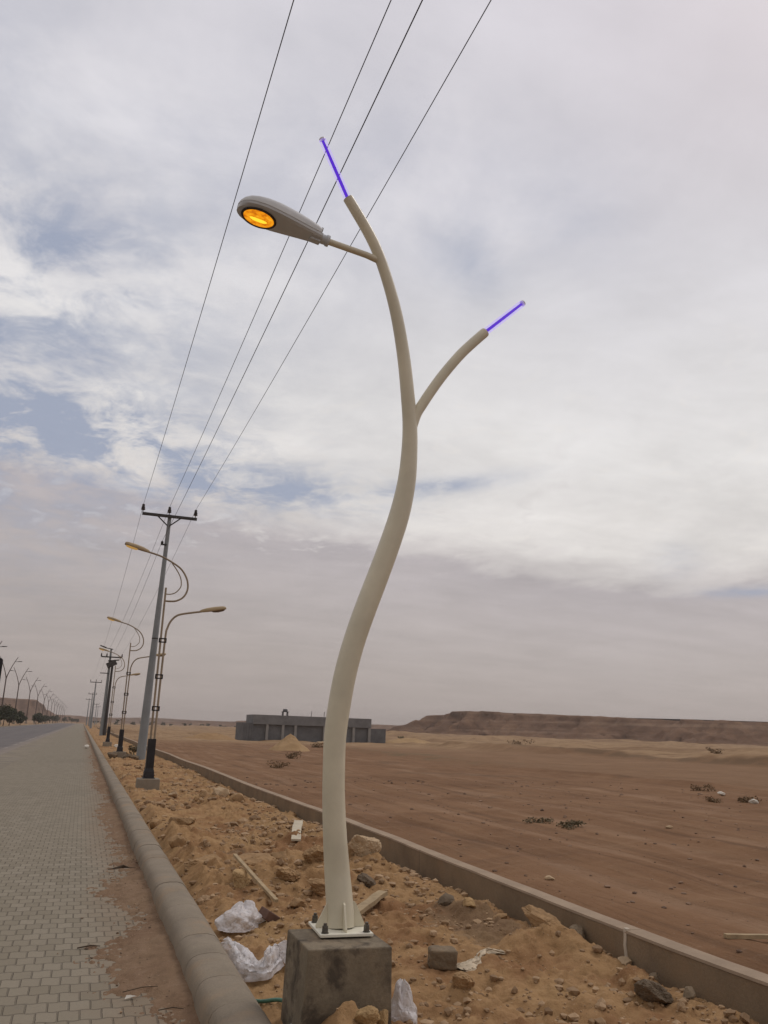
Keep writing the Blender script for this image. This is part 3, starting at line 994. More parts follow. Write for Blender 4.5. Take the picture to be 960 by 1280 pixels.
# base plate, gussets, bolts
pc = (1.510 - LX0, 4.890 - LY0)
pb = MB()
rz = Matrix.Rotation(R(-3), 3, 'Z')
pb.box((pc[0], pc[1], 0.517), (0.30, 0.33, 0.016), rz)
pb.build('base_plate', M['plate'], lamp, bevel=0.003)
for sx, sy in ((-1, -1), (1, -1), (1, 1), (-1, 1)):
    q = rz @ Vector((sx * 0.118, sy * 0.133, 0))
    bb = MB()
    bb.lathe([(0.010, 0.0), (0.010, 0.075)], 8, (pc[0] + q.x, pc[1] + q.y, 0.50))
    bo = bb.build('bolt', M['bolt'], lamp)
    nb_ = MB()
    nb_.lathe([(0.021, 0.0), (0.021, 0.004)], 12, (pc[0] + q.x, pc[1] + q.y, 0.525))
    nb_.lathe([(0.0175, 0.0), (0.0175, 0.018)], 6, (pc[0] + q.x, pc[1] + q.y, 0.5295))
    nb_.lathe([(0.0165, 0.0), (0.0165, 0.014)], 6, (pc[0] + q.x, pc[1] + q.y, 0.5480))
    nb_.build('nut', M['bolt'], bo)
for a in (0, 90, 180, 270):
    gm = MB()
    u = rz @ Vector((math.cos(R(a)), math.sin(R(a)), 0))
    v = Vector((-u.y, u.x, 0)) * 0.005
    pr = [(0.055, 0.526), (0.142, 0.526), (0.142, 0.540), (0.082, 0.655), (0.060, 0.665)]
    gm.rings([[Vector((pc[0], pc[1], z)) + u * r_ + v * sgn for r_, z in pr] for sgn in (-1, 1)])
    gm.build('gusset', M['cream'], lamp)
# pole
pole = [(1.510, 0.525, .079), (1.507, 0.62, .078), (1.488, 0.80, .074), (1.466, 0.983, .070), (1.446, 1.204, .067), (1.438, 1.40, .066), (1.437, 1.567, .067),
        (1.455, 1.755, .069), (1.485, 1.947, .069), (1.533, 2.145, .069), (1.598, 2.35, .070), (1.672, 2.562, .070), (1.745, 2.779, .069), (1.810, 3.002, .067),
        (1.851, 3.228, .061), (1.864, 3.455, .054), (1.861, 3.628, .050), (1.844, 3.80, .048), (1.806, 4.091, .045), (1.749, 4.385, .0425), (1.682, 4.62, .040),
        (1.595, 4.853, .0392), (1.505, 5.023, .0385), (1.346, 5.256, .0370)]
pp = spline([(x, 0, z) for x, z, r in pole], 5)
rr = spline([(r, 0, 0) for x, z, r in pole], 5)
pm = MB()
pm.tube([rel(p.x, p.z) if p.z > 0.8 else (p.x - LX0, pc[1] * max(0, (0.8 - p.z) / 0.275), p.z) for p in pp], [r.x for r in rr], 28)
pm.build('pole', M['cream'], lamp, smooth=50)
# right branch
br = spline([(1.868, 0, 3.57), (1.905, 0, 3.70), (1.952, 0, 3.79), (2.019, 0, 3.905), (2.105, 0, 4.040), (2.225, 0, 4.205), (2.320, 0, 4.315), (2.425, 0, 4.427)], 6)
bm = MB()
bm.tube([rel(p.x, p.z) for p in br], [0.036] * (len(br) - 1) + [0.035], 20)
bm.build('branch', M['cream'], lamp, smooth=50)
# lamp arm
am = MB()
am.tube([rel(1.60, 4.815), rel(1.50, 4.838), rel(1.19, 4.880)], [0.024, 0.0225, 0.0225], 16)
am.build('lamp_arm', M['cream'], lamp, smooth=50)
# glowing rods
core_m = emit('violet_led', (0.085, 0.016, 0.56), 1.0)
tube_m = bpy.data.materials.new('violet_tube')
tube_m.use_nodes = True
t = NT(tube_m.node_tree)
t.n.clear()
e_ = t.node('ShaderNodeEmission')
e_.inputs[0].default_value = (0.55, 0.44, 0.95, 1)
e_.inputs[1].default_value = 1.0
tpn = t.node('ShaderNodeBsdfTransparent')
lw = t.node('ShaderNodeLayerWeight')
lw.inputs[0].default_value = 0.3
mx_ = t.node('ShaderNodeMixShader')
t.put(mx_.inputs[0], t.lin(X(t, lw.outputs['Facing']), 0.12, 0.6, 0.04, 0.85))
t.l.new(tpn.outputs[0], mx_.inputs[1])
t.l.new(e_.outputs[0], mx_.inputs[2])
oo = t.node('ShaderNodeOutputMaterial')
t.l.new(mx_.outputs[0], oo.inputs[0])
cap_m = mat('clear_end_cap', (0.75, 0.74, 0.78), 0.25, 0.05, spec=0.5)
for a, bq in (((1.346, 5.250), (1.130, 5.690)), ((2.420, 4.423), (2.742, 4.735))):
    A = Vector(rel(*a)); B = Vector(rel(*bq))
    d = (B - A).normalized()
    rm = MB()
    rm.tube([A, B - d * 0.012], 0.0245, 20)
    ro = rm.build('light_rod', tube_m, lamp, smooth=50)
    cm = MB()
    cm.tube([A, A.lerp(B, 0.5), B - d * 0.02], [0.0115, 0.0115, 0.010], 12)
    cm.build('led_strip', core_m, ro)
    km = MB()
    km.tube([B - d * 0.012, B, B + d * 0.008], [0.0235, 0.022, 0.012], 14)
    km.build('end_cap', cap_m, ro, smooth=40)
# lamp head, tilted up towards its tip
th = R(9.5)
ux = Vector((-math.cos(th), 0, math.sin(th)))
uz = Vector((math.sin(th), 0, math.cos(th)))
uy = Vector((0, 1, 0))
H0 = Vector(rel(1.185, 4.862))


def hp(s_, y_, z_):
    return H0 + ux * s_ + uy * y_ + uz * z_


S = [0.035, 0.06, 0.12, 0.20, 0.28, 0.36, 0.44, 0.50, 0.55, 0.585, 0.607, 0.618]
Wd = [0.058, 0.064, 0.076, 0.093, 0.110, 0.124, 0.131, 0.126, 0.111, 0.085, 0.054, 0.020]
Ht = [0.062, 0.074, 0.087, 0.098, 0.105, 0.107, 0.102, 0.092, 0.078, 0.060, 0.040, 0.020]
rings = []
for s_, w_, h_ in zip(S, Wd, Ht):
    rings.append([hp(s_, w_ * math.copysign(abs(math.cos(a)) ** 0.75, math.cos(a)), 0.030 + (h_ - 0.008) * math.sin(a) ** 0.8 if math.sin(a) > 0 else 0.030) for a in np.linspace(0, math.pi, 15)])
hm = MB()
hm.rings(rings)
head = hm.build('lamp_head', M['head_grey'], lamp, smooth=45)
# lower tray, slightly inset under the cover
tm = MB()
S2 = [0.02] + S[1:]
rings = []
for s_, w_, h_ in zip(S2, Wd, Ht):
    w2 = w_ - 0.003
    sec = [(-w2, 0.030), (-w2 * 0.97, 0.012), (-w2 * 0.80, 0.0), (0, -0.004), (w2 * 0.80, 0.0), (w2 * 0.97, 0.012), (w2, 0.030)]
    rings.append([hp(s_ if s_ < 0.6 else s_ - 0.002, a, b) for a, b in sec])
tm.rings(rings, cap=True)
tm.build('tray', M['tray_grey'], head, smooth=30)
# socket collar with clamp
cm = MB()
cm.tube([hp(-0.035, 0, 0.022), hp(0.09, 0, 0.020)], 0.034, 18)
cm.tube([hp(-0.037, 0, 0.022), hp(-0.015, 0, 0.022)], 0.040, 18)
cm.box(hp(0.06, 0, -0.008), (0.07, 0.05, 0.024), Matrix.Rotation(th, 3, 'Y'))
cm.build('collar', M['tray_grey'], head, smooth=40)
ltm = MB()
ltm.box(hp(0.03, 0.0, 0.078), (0.014, 0.06, 0.026), Matrix.Rotation(th, 3, 'Y'))
ltm.build('latch', M['tray_grey'], head, bevel=0.003)
# lens opening: dark gasket, glowing reflector and bulb
sc0, a_, b_ = 0.462, 0.112, 0.094
rmm = MB()
rg = []
for k in range(36):
    an = 2 * math.pi * k / 36
    ca, sa = math.cos(an), math.sin(an)
    rg.append([hp(sc0 + (a_ + dr) * ca, (b_ + dr) * sa, dz) for dr, dz in ((0.010, -0.003), (0.010, -0.010), (0.0, -0.014), (-0.006, -0.010), (-0.006, -0.003))])
rg.append(rg[0])
rmm.rings(rg, cap=False)
rmm.build('lens_gasket', M['rim_dark'], head, smooth=40)
lens_m = bpy.data.materials.new('amber_reflector')
lens_m.use_nodes = True
t = NT(lens_m.node_tree)
t.n.clear()
e_ = t.node('ShaderNodeEmission')
tcn = t.node('ShaderNodeTexCoord')
nn = t.noise(tcn.outputs['Object'], 30, 3, 0.6)
t.put(e_.inputs[0], t.ramp(nn, [(0.35, (0.62, 0.16, 0.006)), (0.55, (0.95, 0.33, 0.010)), (0.7, (1.0, 0.50, 0.03))]))
e_.inputs[1].default_value = 0.95
oo = t.node('ShaderNodeOutputMaterial')
t.l.new(e_.outputs[0], oo.inputs[0])
bw = MB()
rings = []
for r_, z_ in ((1.0, -0.008), (0.9, -0.009), (0.7, -0.011), (0.4, -0.012), (0.12, -0.0125)):
    rings.append([hp(sc0 + (a_ - 0.006) * r_ * math.cos(2 * math.pi * k / 36), (b_ - 0.006) * r_ * math.sin(2 * math.pi * k / 36), z_) for k in range(36)])
bw.rings(rings, cap=True)
# dark ring of the reflector edge is left by the gasket; bulb lies along the head
bw.build('lens', lens_m, head, smooth=60)
bl = MB()
pth = [hp(sc0 - 0.060 + 0.120 * k / 10, 0.008, -0.0150) for k in range(11)]
bl.tube(pth, [0.003, 0.008, 0.011, 0.012, 0.012, 0.012, 0.012, 0.012, 0.011, 0.008, 0.003], 12)
bl.build('bulb', emit('sodium_bulb', (1.0, 0.66, 0.04), 1.25), head, smooth=60)

# ------------------------------------------------------------------ twin-tube lamps further along the verge
def head_mesh(A, B, w0=0.10, h=0.09):
    """cobra head between two points (x,z), flat below"""
    A = Vector((A[0], 0, A[1])); B = Vector((B[0], 0, B[1]))
    d = (B - A)
    L = d.length
    d.normalize()
    up = Vector((-d.z, 0, d.x)) if d.x > 0 else Vector((d.z, 0, -d.x))
    m = MB()
    rings = []
    for f, w_, hh in ((0, .35, .5), (0.08, .5, .7), (0.3, .8, .95), (0.6, 1, 1), (0.85, .95, .9), (0.96, .8, .75), (1.0, .55, .5)):
        sec = [(-1, 0), (-.9, -.25), (0, -.35), (.9, -.25), (1, 0), (.85, .6), (.4, .95), (-.4, .95), (-.85, .6)]
        rings.append([A + d * L * f + Vector((0, 1, 0)) * w0 * w_ * a + up * h * hh * b for a, b in sec])
    m.rings(rings)
    return m


def lens_mesh(A, B, w0=0.075):
    A = Vector((A[0], 0, A[1])); B = Vector((B[0], 0, B[1]))
    d = (B - A)
    L = d.length
    d.normalize()
    up = Vector((-d.z, 0, d.x)) if d.x > 0 else Vector((d.z, 0, -d.x))
    m = MB()
    rings = []
    for f, w_, q in ((0.45, .4, -.02), (0.5, .8, -.035), (0.68, 1, -.05), (0.88, .9, -.035), (0.93, .5, -.02)):
        rings.append([A + d * L * f + Vector((0, 1, 0)) * w0 * w_ * math.cos(a) + up * (q * math.sin(a) - 0.025) for a in np.linspace(0, math.pi, 7)])
    m.rings(rings)
    return m


M['lens_warm'] = emit('warm_lamp_glass', (0.75, 0.42, 0.12), 0.55)
M['lens_off'] = mat('unlit_glass', (0.16, 0.12, 0.08), 0.3, 0.1)


def twin_lamp():
    r = thing('twin_street_lamp', '', 'street lamp', (0, 0, 0), 0, 'ornate twin lamps along the sandy strip')
    m = MB(); m.box((0, 0, -0.03), (0.57, 0.55, 0.50), None, (0.96, 0.96)); m.build('footing', M['concrete'], r, bevel=0.02)
    m = MB(); m.rings([[(sx * w_, sy * w_, z) for sx, sy in ((-1, -1), (1, -1), (1, 1), (-1, 1))] for w_, z in ((.150, .222), (.150, .240), (.132, .245), (.124, .38), (.100, .46), (.096, 1.185))])
    m.build('sleeve', M['black'], r, bevel=0.006)
    m = MB(); m.tube([(-0.042, 0, 1.10), (-0.042, 0, 5.09)], 0.027, 12); m.build('left_tube', M['tan_tube'], r, smooth=50)
    m = MB(); m.tube(spline([(0.055, 0, 1.10), (0.058, 0, 2.6), (0.072, 0, 3.80), (0.100, 0, 4.02), (0.165, 0, 4.20), (0.28, 0, 4.34), (0.45, 0, 4.42), (0.95, 0, 4.525)], 6), 0.027, 12)
    m.build('right_tube', M['tan_tube'], r, smooth=50)
    for z in (1.94, 2.75, 3.69):
        m = MB()
        m.box((0.010, 0, z + 0.045), (0.20, 0.075, 0.028)); m.box((0.010, 0, z - 0.045), (0.20, 0.075, 0.028))
        m.box((-0.076, 0, z), (0.026, 0.074, 0.062)); m.box((0.096, 0, z), (0.026, 0.074, 0.062))
        m.build('bracket', M['black'], r)
    hook = [(-0.03, 0, 4.735), (0.10, 0, 4.735), (0.26, 0, 4.76), (0.42, 0, 4.86), (0.51, 0, 5.02), (0.525, 0, 5.20), (0.46, 0, 5.42), (0.29, 0, 5.645), (0.0, 0, 5.82), (-0.27, 0, 5.935), (-0.60, 0, 6.015)]
    m = MB(); m.tube(spline(hook, 6), 0.025, 12); m.build('hook_arm', M['tan_tube'], r, smooth=50)
    inner = [(-0.03, 0, 4.92), (0.09, 0, 4.925), (0.22, 0, 4.98), (0.33, 0, 5.12), (0.345, 0, 5.25), (0.305, 0, 5.41), (0.19, 0, 5.60), (0.05, 0, 5.77)]
    m = MB(); m.tube(spline(inner, 6), 0.015, 10); m.build('inner_arm', M['tan_tube'], r, smooth=50)
    o = head_mesh((-0.57, 6.005), (-1.22, 6.175)).build('left_head', M['tan_head'], r, smooth=40)
    lens_mesh((-0.57, 6.005), (-1.22, 6.175)).build('lens', M['lens_warm'], o, smooth=40)
    o = head_mesh((0.92, 4.515), (1.60, 4.655)).build('right_head', M['tan_head'], r, smooth=40)
    lens_mesh((0.92, 4.515), (1.60, 4.655)).build('lens', M['lens_off'], o, smooth=40)
    return r


tw = twin_lamp()
TL = [((1.735, 22.6, 0.05), 'nearest ornate twin-tube lamp, on a square concrete block before the grey utility pole'),
      ((1.735, 40.4, 0.13), 'middle ornate twin-tube lamp, its black sleeve among dark rubble and a small bush'),
      ((1.690, 58.4, 0.16), 'farthest ornate twin-tube lamp, beside white litter next to the double utility pole')]
for k, (loc, lab) in enumerate(TL):
    o = tw if k == 0 else copy_tree(tw)
    o.location = loc
    o['label'] = lab

# ------------------------------------------------------------------ utility poles and wires
def insulator(m, x, y, z0, h=0.40):
    m.lathe([(0.02, 0), (0.02, h * .25), (0.09, h * .28), (0.095, h * .42), (0.05, h * .46), (0.085, h * .5), (0.085, h * .62), (0.045, h * .66), (0.07, h * .7), (0.06, h * .95), (0.03, h)], 14, (x, y, z0))


up1 = thing('utility_pole', 'biggest tapered grey utility pole, with dark crossarm and three insulators, behind the nearest twin lamp', 'utility pole', (2.72, 38.8, 0.0))
m = MB(); m.tube([(-0.155, 0, -0.2), (-0.15, 0, 0.1), (-0.105, 0, 3.1), (-0.02, 0, 8.0), (0.03, 0, 11.12)], [0.205, 0.20, 0.165, 0.108, 0.085], 24); po = m.build('pole', M['pole_grey'], up1, smooth=50)
m = MB(); m.lathe([(0.142, 5.30), (0.141, 5.36)], 24, (-0.068, 0, 0)); m.build('band', M['iron'], po, smooth=50)
m = MB(); m.box((0.02, -0.14, 11.02), (2.50, 0.11, 0.13)); m.build('crossarm', M['iron'], up1, bevel=0.01)
for s_ in (-1, 1):
    m = MB(); m.tube([(s_ * 0.05, -0.15, 10.56), (s_ * 0.53, -0.15, 10.98)], 0.03, 8); m.build('brace', M['iron'], up1)
for x in (-1.21, -0.02, 1.19):
    m = MB(); insulator(m, x, -0.14, 11.08); m.build('insulator', M['insul'], up1, smooth=40)
m = MB(); m.box((-0.13, -0.10, 9.66), (0.26, 0.05, 0.07)); m.lathe([(0.02, 0), (0.06, 0.02), (0.06, 0.10), (0.03, 0.13)], 10, (-0.20, -0.10, 9.69)); m.build('side_bracket', M['iron'], up1)

up2 = thing('double_utility_pole', 'double utility pole, one grey and one dark, with a dark box under its crossarm', 'utility pole', (2.42, 107.0, -0.05))
m = MB(); m.lathe([(0.26, -0.2), (0.24, 0.3), (0.11, 10.3), (0, 10.31)], 16, (-0.12, 0.15, 0)); m.build('grey_pole', M['pole_grey'], up2, smooth=50)
m = MB(); m.lathe([(0.20, -0.2), (0.19, 0.3), (0.13, 8.3), (0, 8.31)], 16, (0.22, -0.1, 0)); m.build('dark_pole', M['iron'], up2, smooth=50)
m = MB(); m.box((0.05, -0.15, 9.35), (2.4, 0.13, 0.15)); m.build('crossarm', M['iron'], up2)
for x in (-1.17, -0.55, 1.22):
    m = MB(); insulator(m, x, -0.15, 9.28, 0.5); m.build('insulator', M['insul'], up2, smooth=40)
m = MB(); m.box((0.10, -0.35, 8.52), (1.15, 0.7, 0.62), Matrix.Rotation(R(-28), 3, 'Y')); m.box((0.30, -0.35, 8.95), (1.3, 0.75, 0.10), Matrix.Rotation(R(-8), 3, 'Y'))
m.build('equipment_box', M['iron'], up2)
m = MB(); m.box((-0.62, -0.12, 7.40), (0.95, 0.12, 0.10)); m.build('lower_arm', M['iron'], up2)
m = MB(); m.tube([(0.1, -0.1, 10.3), (-0.7, -0.1, 10.42)], 0.05, 8)
m.rings([[(-0.7, -0.22, 10.36), (-0.7, 0.02, 10.36), (-0.7, 0.02, 10.52), (-0.7, -0.22, 10.52)], [(-1.45, -0.24, 10.62), (-1.45, 0.04, 10.62), (-1.45, 0.04, 10.74), (-1.45, -0.24, 10.74)]])
m.build('floodlight', M['iron'], up2)


def far_pole():
    r = thing('far_utility_pole', '', 'utility pole', (0, 0, 0), 0, 'utility poles receding along the road')
    m = MB(); m.lathe([(0.28, -0.5), (0.12, 11.1), (0, 11.12)], 12); m.build('pole', M['pole_grey'], r, smooth=50)
    m = MB(); m.box((0, -0.15, 10.9), (2.7, 0.16, 0.18))
    m.build('crossarm', M['iron'], r)
    for x in (-1.25, 0, 1.25):
        m = MB(); insulator(m, x, -0.15 if x else 0, 10.95 if x else 11.05, 0.55); m.build('insulator', M['insul'], r, smooth=40)
    return r


fp = far_pole()
FPL = [((2.0, 215, 0), 'first utility pole beyond the double one, its crossarm standing clear of the hills'),
       ((2.25, 308, 0), 'second utility pole beyond the double one, just left of the first far pole'),
       ((1.7, 388, 0), 'third utility pole beyond the double one, farthest left of the distant row'),
       ((6.25, 485, 0), 'tiny distant pole just left of the double utility pole'),
       ((8.3, 560, 0), 'smallest hazy distant pole close beside the double utility pole')]
for k, (loc, lab) in enumerate(FPL):
    o = fp if k == 0 else copy_tree(fp)
    o.location = loc
    o['label'] = lab


def wire(x0, z0, x1, z1, x2, z2, label, sag=0.70):
    pts = []
    o0 = Vector((x0, 38.66, z0))
    for k in range(29):
        t_ = -1 + 2 * k / 28
        pts.append(Vector((x0, 38.66 * t_, z0 - sag * (1 - t_ * t_))))
    for k in range(1, 25):
        f = k / 24
        pts.append(Vector((x0 + (x1 - x0) * f, 38.66 + (106.85 - 38.66) * f, z0 + (z1 - z0) * f - 0.55 * 4 * f * (1 - f))))
    for k in range(1, 25):
        f = k / 24
        pts.append(Vector((x1 + (x2 - x1) * f, 106.85 + (214.85 - 106.85) * f, z1 + (z2 - z1) * f - 0.9 * 4 * f * (1 - f))))
    m = MB()
    m.tube([p - o0 for p in pts], 0.0075, 6)
    o = m.build('power_line', M['wire'], None, smooth=60, loc=o0)
    return tag(o, label, 'power line', 'overhead wires between the utility poles')


wire(1.51, 11.50, 1.25, 9.80, 0.75, 11.53, 'leftmost overhead wire, passing left of the lit amber lamp head')
wire(2.70, 11.50, 1.87, 9.80, 2.0, 11.62, 'overhead wire on the middle insulator, second from the left')
wire(2.52, 9.83, 2.50, 9.55, 2.2, 10.9, 'overhead wire held by the side bracket below the crossarm, third from the left')
wire(3.91, 11.50, 3.64, 9.80, 3.25, 11.53, 'rightmost overhead wire, passing behind the top of the cream curved pole')

# ------------------------------------------------------------------ median lamps and trees beyond the road
def median_lamp():
    r = thing('median_lamp', '', 'street lamp', (0, 0, 0), 0, 'y-shaped lamps in the median of the road')
    m = MB(); m.box((0, 0, 0.0), (0.9, 0.9, 1.3), None, (0.8, 0.8)); m.build('footing', M['concrete'], r)
    m = MB(); m.lathe([(0.19, 0.0), (0.15, 6), (0.13, 10.8)], 12); m.build('pole', M['median_pole'], r, smooth=50)
    for s_ in (-1, 1):
        m = MB(); m.tube(spline([(0, 0, 10.5), (s_ * 0.30, 0, 11.6), (s_ * 0.95, 0, 13.4), (s_ * 1.95, 0, 15.5)], 6), [0.12 - 0.003 * k for k in range(19)], 10)
        a = m.build('arm', M['median_pole'], r, smooth=50)
        m = MB(); m.rings([[(s_ * (1.25 + 1.75 * f), w_ * c_, 14.35 + 0.12 * f + h * d_) for c_, d_ in ((-1, 0), (1, 0), (1, 1), (-1, 1))] for f, w_, h in ((0, .05, .08), (.45, .06, .09), (.5, .17, .16), (.95, .15, .13), (1, .08, .06))])
        m.build('head', M['iron'], a)
    return r


ml = median_lamp()
MLY = [172, 215, 257, 312, 366, 427, 480, 533, 588, 645, 705, 770, 840, 915]
ORD = ['cut off by the left edge of the frame, only its right-hand arm showing', 'nearest one fully in view, rising behind the dark sign', 'second one fully in view, over the roadside trees',
       'third one fully in view, with its concrete foot visible', 'fourth one fully in view', 'fifth one fully in view', 'sixth one, against the end of the mesa', 'seventh one, over the rim of the mesa', 'eighth one, over the sloping end of the mesa',
       'ninth one, thin and pale', 'tenth one, thin and pale', 'eleventh one, almost lost in haze', 'twelfth one, almost lost in haze', 'last and smallest one, near the vanishing point']
for k, yq in enumerate(MLY):
    o = ml if k == 0 else copy_tree(ml)
    o.location = (-0.0838 * 215 if yq < 300 else -18.0, yq, 0.3)
    o['label'] = 'median lamp, ' + ORD[k]


def foliage(rad, n, size, seed, squash=(1, 1, 0.8), lumps=6):
    r = np.random.default_rng(seed)
    m = MB()
    cs = [r.normal(0, 0.42, 3) * rad * np.array(squash) for _ in range(lumps)]
    rs = [rad * r.uniform(0.38, 0.62) for _ in range(lumps)]
    for i in range(n):
        k = r.integers(lumps)
        d = r.normal(size=3); d /= np.linalg.norm(d)
        p = cs[k] + d * rs[k] * (r.uniform(0.35, 1.08)) * np.array(squash)
        u = r.normal(size=3); u /= np.linalg.norm(u)
        v = np.cross(u, r.normal(size=3)); v /= np.linalg.norm(v)
        s_ = size * r.uniform(0.6, 1.3)
        m.add([p - u * s_, p + v * s_ * 0.55, p + u * s_, p - v * s_ * 0.55], [(0, 1, 2, 3)])
    return m


def small_tree(loc, h, label, seed, leaf='leaf_dark', group='trees along the road median', n=650):
    r = thing('small_tree', label, 'tree', loc, 0, group)
    rad = h * 0.40
    m = MB()
    rr_ = random.Random(seed)
    m.tube([(0, 0, -0.2), (0.05, 0, h * 0.25), (rr_.uniform(-.15, .15), 0, h * 0.6)], [h * 0.03, h * 0.024, h * 0.012], 7)
    for q in range(3):
        an = rr_.uniform(0, 6.28)
        m.tube([(0.04, 0, h * 0.28), (math.cos(an) * rad * .35, math.sin(an) * rad * .35, h * 0.5), (math.cos(an) * rad * .6, math.sin(an) * rad * .6, h * 0.68)], [h * .014, h * .01, h * .005], 6)
    m.build('trunk', M['bark'], r, smooth=50)
    f = foliage(rad * 1.12, int(n * 2.2), h * 0.065, seed, (1.0, 1.0, 0.78), 9)
    f.build('crown', M[leaf], r, loc=(0, 0, h * 0.58))
    return r


TR = [(-16.6, 196, 4.3, 'big dark tree at the left edge, standing beyond the road'), (-16.4, 205, 4.0, 'dark tree second from the left edge, with a visible bare trunk'), (-16.9, 228, 4.6, 'broad dark tree under the second median lamp'),
      (-16.6, 262, 3.2, 'low dark tree left of the bare concrete lamp foot'), (-16.4, 345, 4.2, 'dark tree first right of the bare concrete lamp foot'), (-16.8, 372, 4.2, 'dark tree second right of the bare concrete lamp foot'),
      (-16.5, 405, 4.0, 'rounded dark tree below the fourth median lamp'), (-16.7, 432, 4.1, 'dark tree under the fifth median lamp'), (-16.8, 470, 3.4, 'small tree where the median trees thin out'),
      (-16.5, 540, 4.6, 'distant bushy tree in the gap of the median row'), (-16.6, 590, 4.8, 'distant dark tree below the rim of the mesa'), (-16.8, 640, 4.8, 'distant rounded tree below the end of the mesa'),
      (-13.0, 700, 4.5, 'far tree at the end of the road, left of its vanishing point'), (-8.5, 740, 4.8, 'far pale-trunked tree near the road vanishing point'), (-4.5, 760, 5.0, 'far dark tree exactly where the road vanishes')]
for k, (x, y, h, lab) in enumerate(TR):
    small_tree((x, y, 0.2 if y < 680 else 0), h, lab, 100 + k, n=650 if k < 8 else 260)

# scattered bushes on the plain, along the foot of the far hills
BUSH = [(8, 640), (14, 655), (21, 560), (25, 690), (33, 610), (39, 600), (46, 640), (52, 700), (60, 690), (70, 720), (78, 700), (86, 735), (95, 720), (104, 760), (113, 745), (124, 790), (136, 800), (150, 830)]
WH = ['just right of the vanishing point', 'left of the double utility pole', 'behind the double utility pole', 'right of the double utility pole', 'behind the third twin lamp', 'between the second and third twin lamp', 'left of the second twin lamp',
      'behind the second twin lamp', 'right of the second twin lamp', 'left of the big utility pole', 'behind the big utility pole', 'behind the nearest twin lamp', 'right of the nearest twin lamp', 'first in the open beyond the nearest twin lamp', 'second in the open beyond the nearest twin lamp',
      'third in the open beyond the nearest twin lamp', 'fourth in the open beyond the nearest twin lamp', 'last before the grey building']
for k, (x, y) in enumerate(BUSH):
    h = 2.6 + (k * 37 % 11) * 0.15
    f = foliage(h * 0.55, 150, h * 0.12, 300 + k, (1.25, 1, 0.75), 5)
    o = f.build('bush', M['leaf_dark'], None, loc=(x, y, gz(x, y) + h * 0.42))
    tag(o, 'tiny dark bush on the far plain, ' + WH[k], 'bush', 'dark bushes on the far plain')

# dark sign cut by the left edge of the frame
sg = thing('road_sign', 'dark rounded sign panel cut off by the left edge of the picture', 'sign', (-4.185, 42.0, 0))
m = MB()
pts = []
for cx_, cz_, a0 in ((0.30, 0.72, 0), (-0.30, 0.72, 90), (-0.30, -0.72, 180), (0.30, -0.72, 270)):
    for q in range(6):
        an = R(a0 + q * 18)
        pts.append((cx_ + 0.13 * math.cos(an), cz_ + 0.13 * math.sin(an)))
m.rings([[(a, yq, 3.45 + b) for a, b in pts] for yq in (-0.03, 0.03)])
m.build('panel', M['black'], sg, bevel=0.01)
m = MB(); m.tube([(-0.1, 0.07, -0.3), (-0.1, 0.07, 4.2)], 0.04, 10); m.build('post', M['iron'], sg, smooth=50)

# ------------------------------------------------------------------ unfinished grey building
BX0, BX1, BY = 19.6, 39.3, 110.0
ang = R(0)
bd = thing('unfinished_building', 'unfinished grey block building with pale columns and a raised middle parapet on the plain', 'building', (BX0, BY, 0.05))
W = BX1 - BX0


def bwin(m, x0, x1, z0, z1, y0, y1):
    m.box(((x0 + x1) / 2, (y0 + y1) / 2, (z0 + z1) / 2), (x1 - x0, y1 - y0, z1 - z0))


m = MB()
bwin(m, 0, 1.4, -0.3, 2.15, 0.0, 5)
bwin(m, 1.4, 17.5, -0.3, 2.0, 0.25, 5.5)
bwin(m, 17.5, W, -0.3, 1.92, 0.0, 5)
m.build('block_wall', M['blockwork'], bd)
m = MB(); bwin(m, 1.35, 17.55, 2.003, 3.20, -0.10, 5.2); m.build('parapet', mat('parapet_blockwork', (0.19, 0.188, 0.188), 0.92, 0.12, 0.9, 0.01, 5, 0.2), bd)
for x in (3.25, 5.35, 7.05, 11.0, 15.1, 17.35):
    m = MB(); bwin(m, x - 0.17, x + 0.17, -0.2, 2.0, -0.06, 0.26); m.build('column', M['col_pale'], bd)
for k in range(4):
    m = MB(); bwin(m, 0.20 + k * 0.33, 0.28 + k * 0.33, -0.2, 2.0, -0.05, 0.0); m.build('rib', M['blockwork'], bd)
tk = MB()
bwin(tk, 5.40, 6.22, 3.68, 3.75, 0.95, 1.75)
to = tk.build('tank_stand', M['iron'], bd)
for sx in (0, 1):
    for sy in (0, 1):
        tk = MB(); bwin(tk, 5.45 + sx * 0.62, 5.55 + sx * 0.62, 3.2, 3.68, 1.0 + sy * 0.6, 1.1 + sy * 0.6); tk.build('leg', M['iron'], to)
m = MB(); m.lathe([(0.30, 3.752), (0.32, 3.82), (0.32, 3.98), (0.26, 4.06), (0.1, 4.09)], 16, (5.81, 1.35, 0)); m.build('water_tank', M['blockwork'], bd, smooth=40)
for x in (9.6, 11.4, 12.0, 12.9):
    m = MB(); m.tube([(x, 2, 3.2), (x + 0.03, 2, 3.95)], 0.035, 6); m.build('rebar', M['iron'], bd)


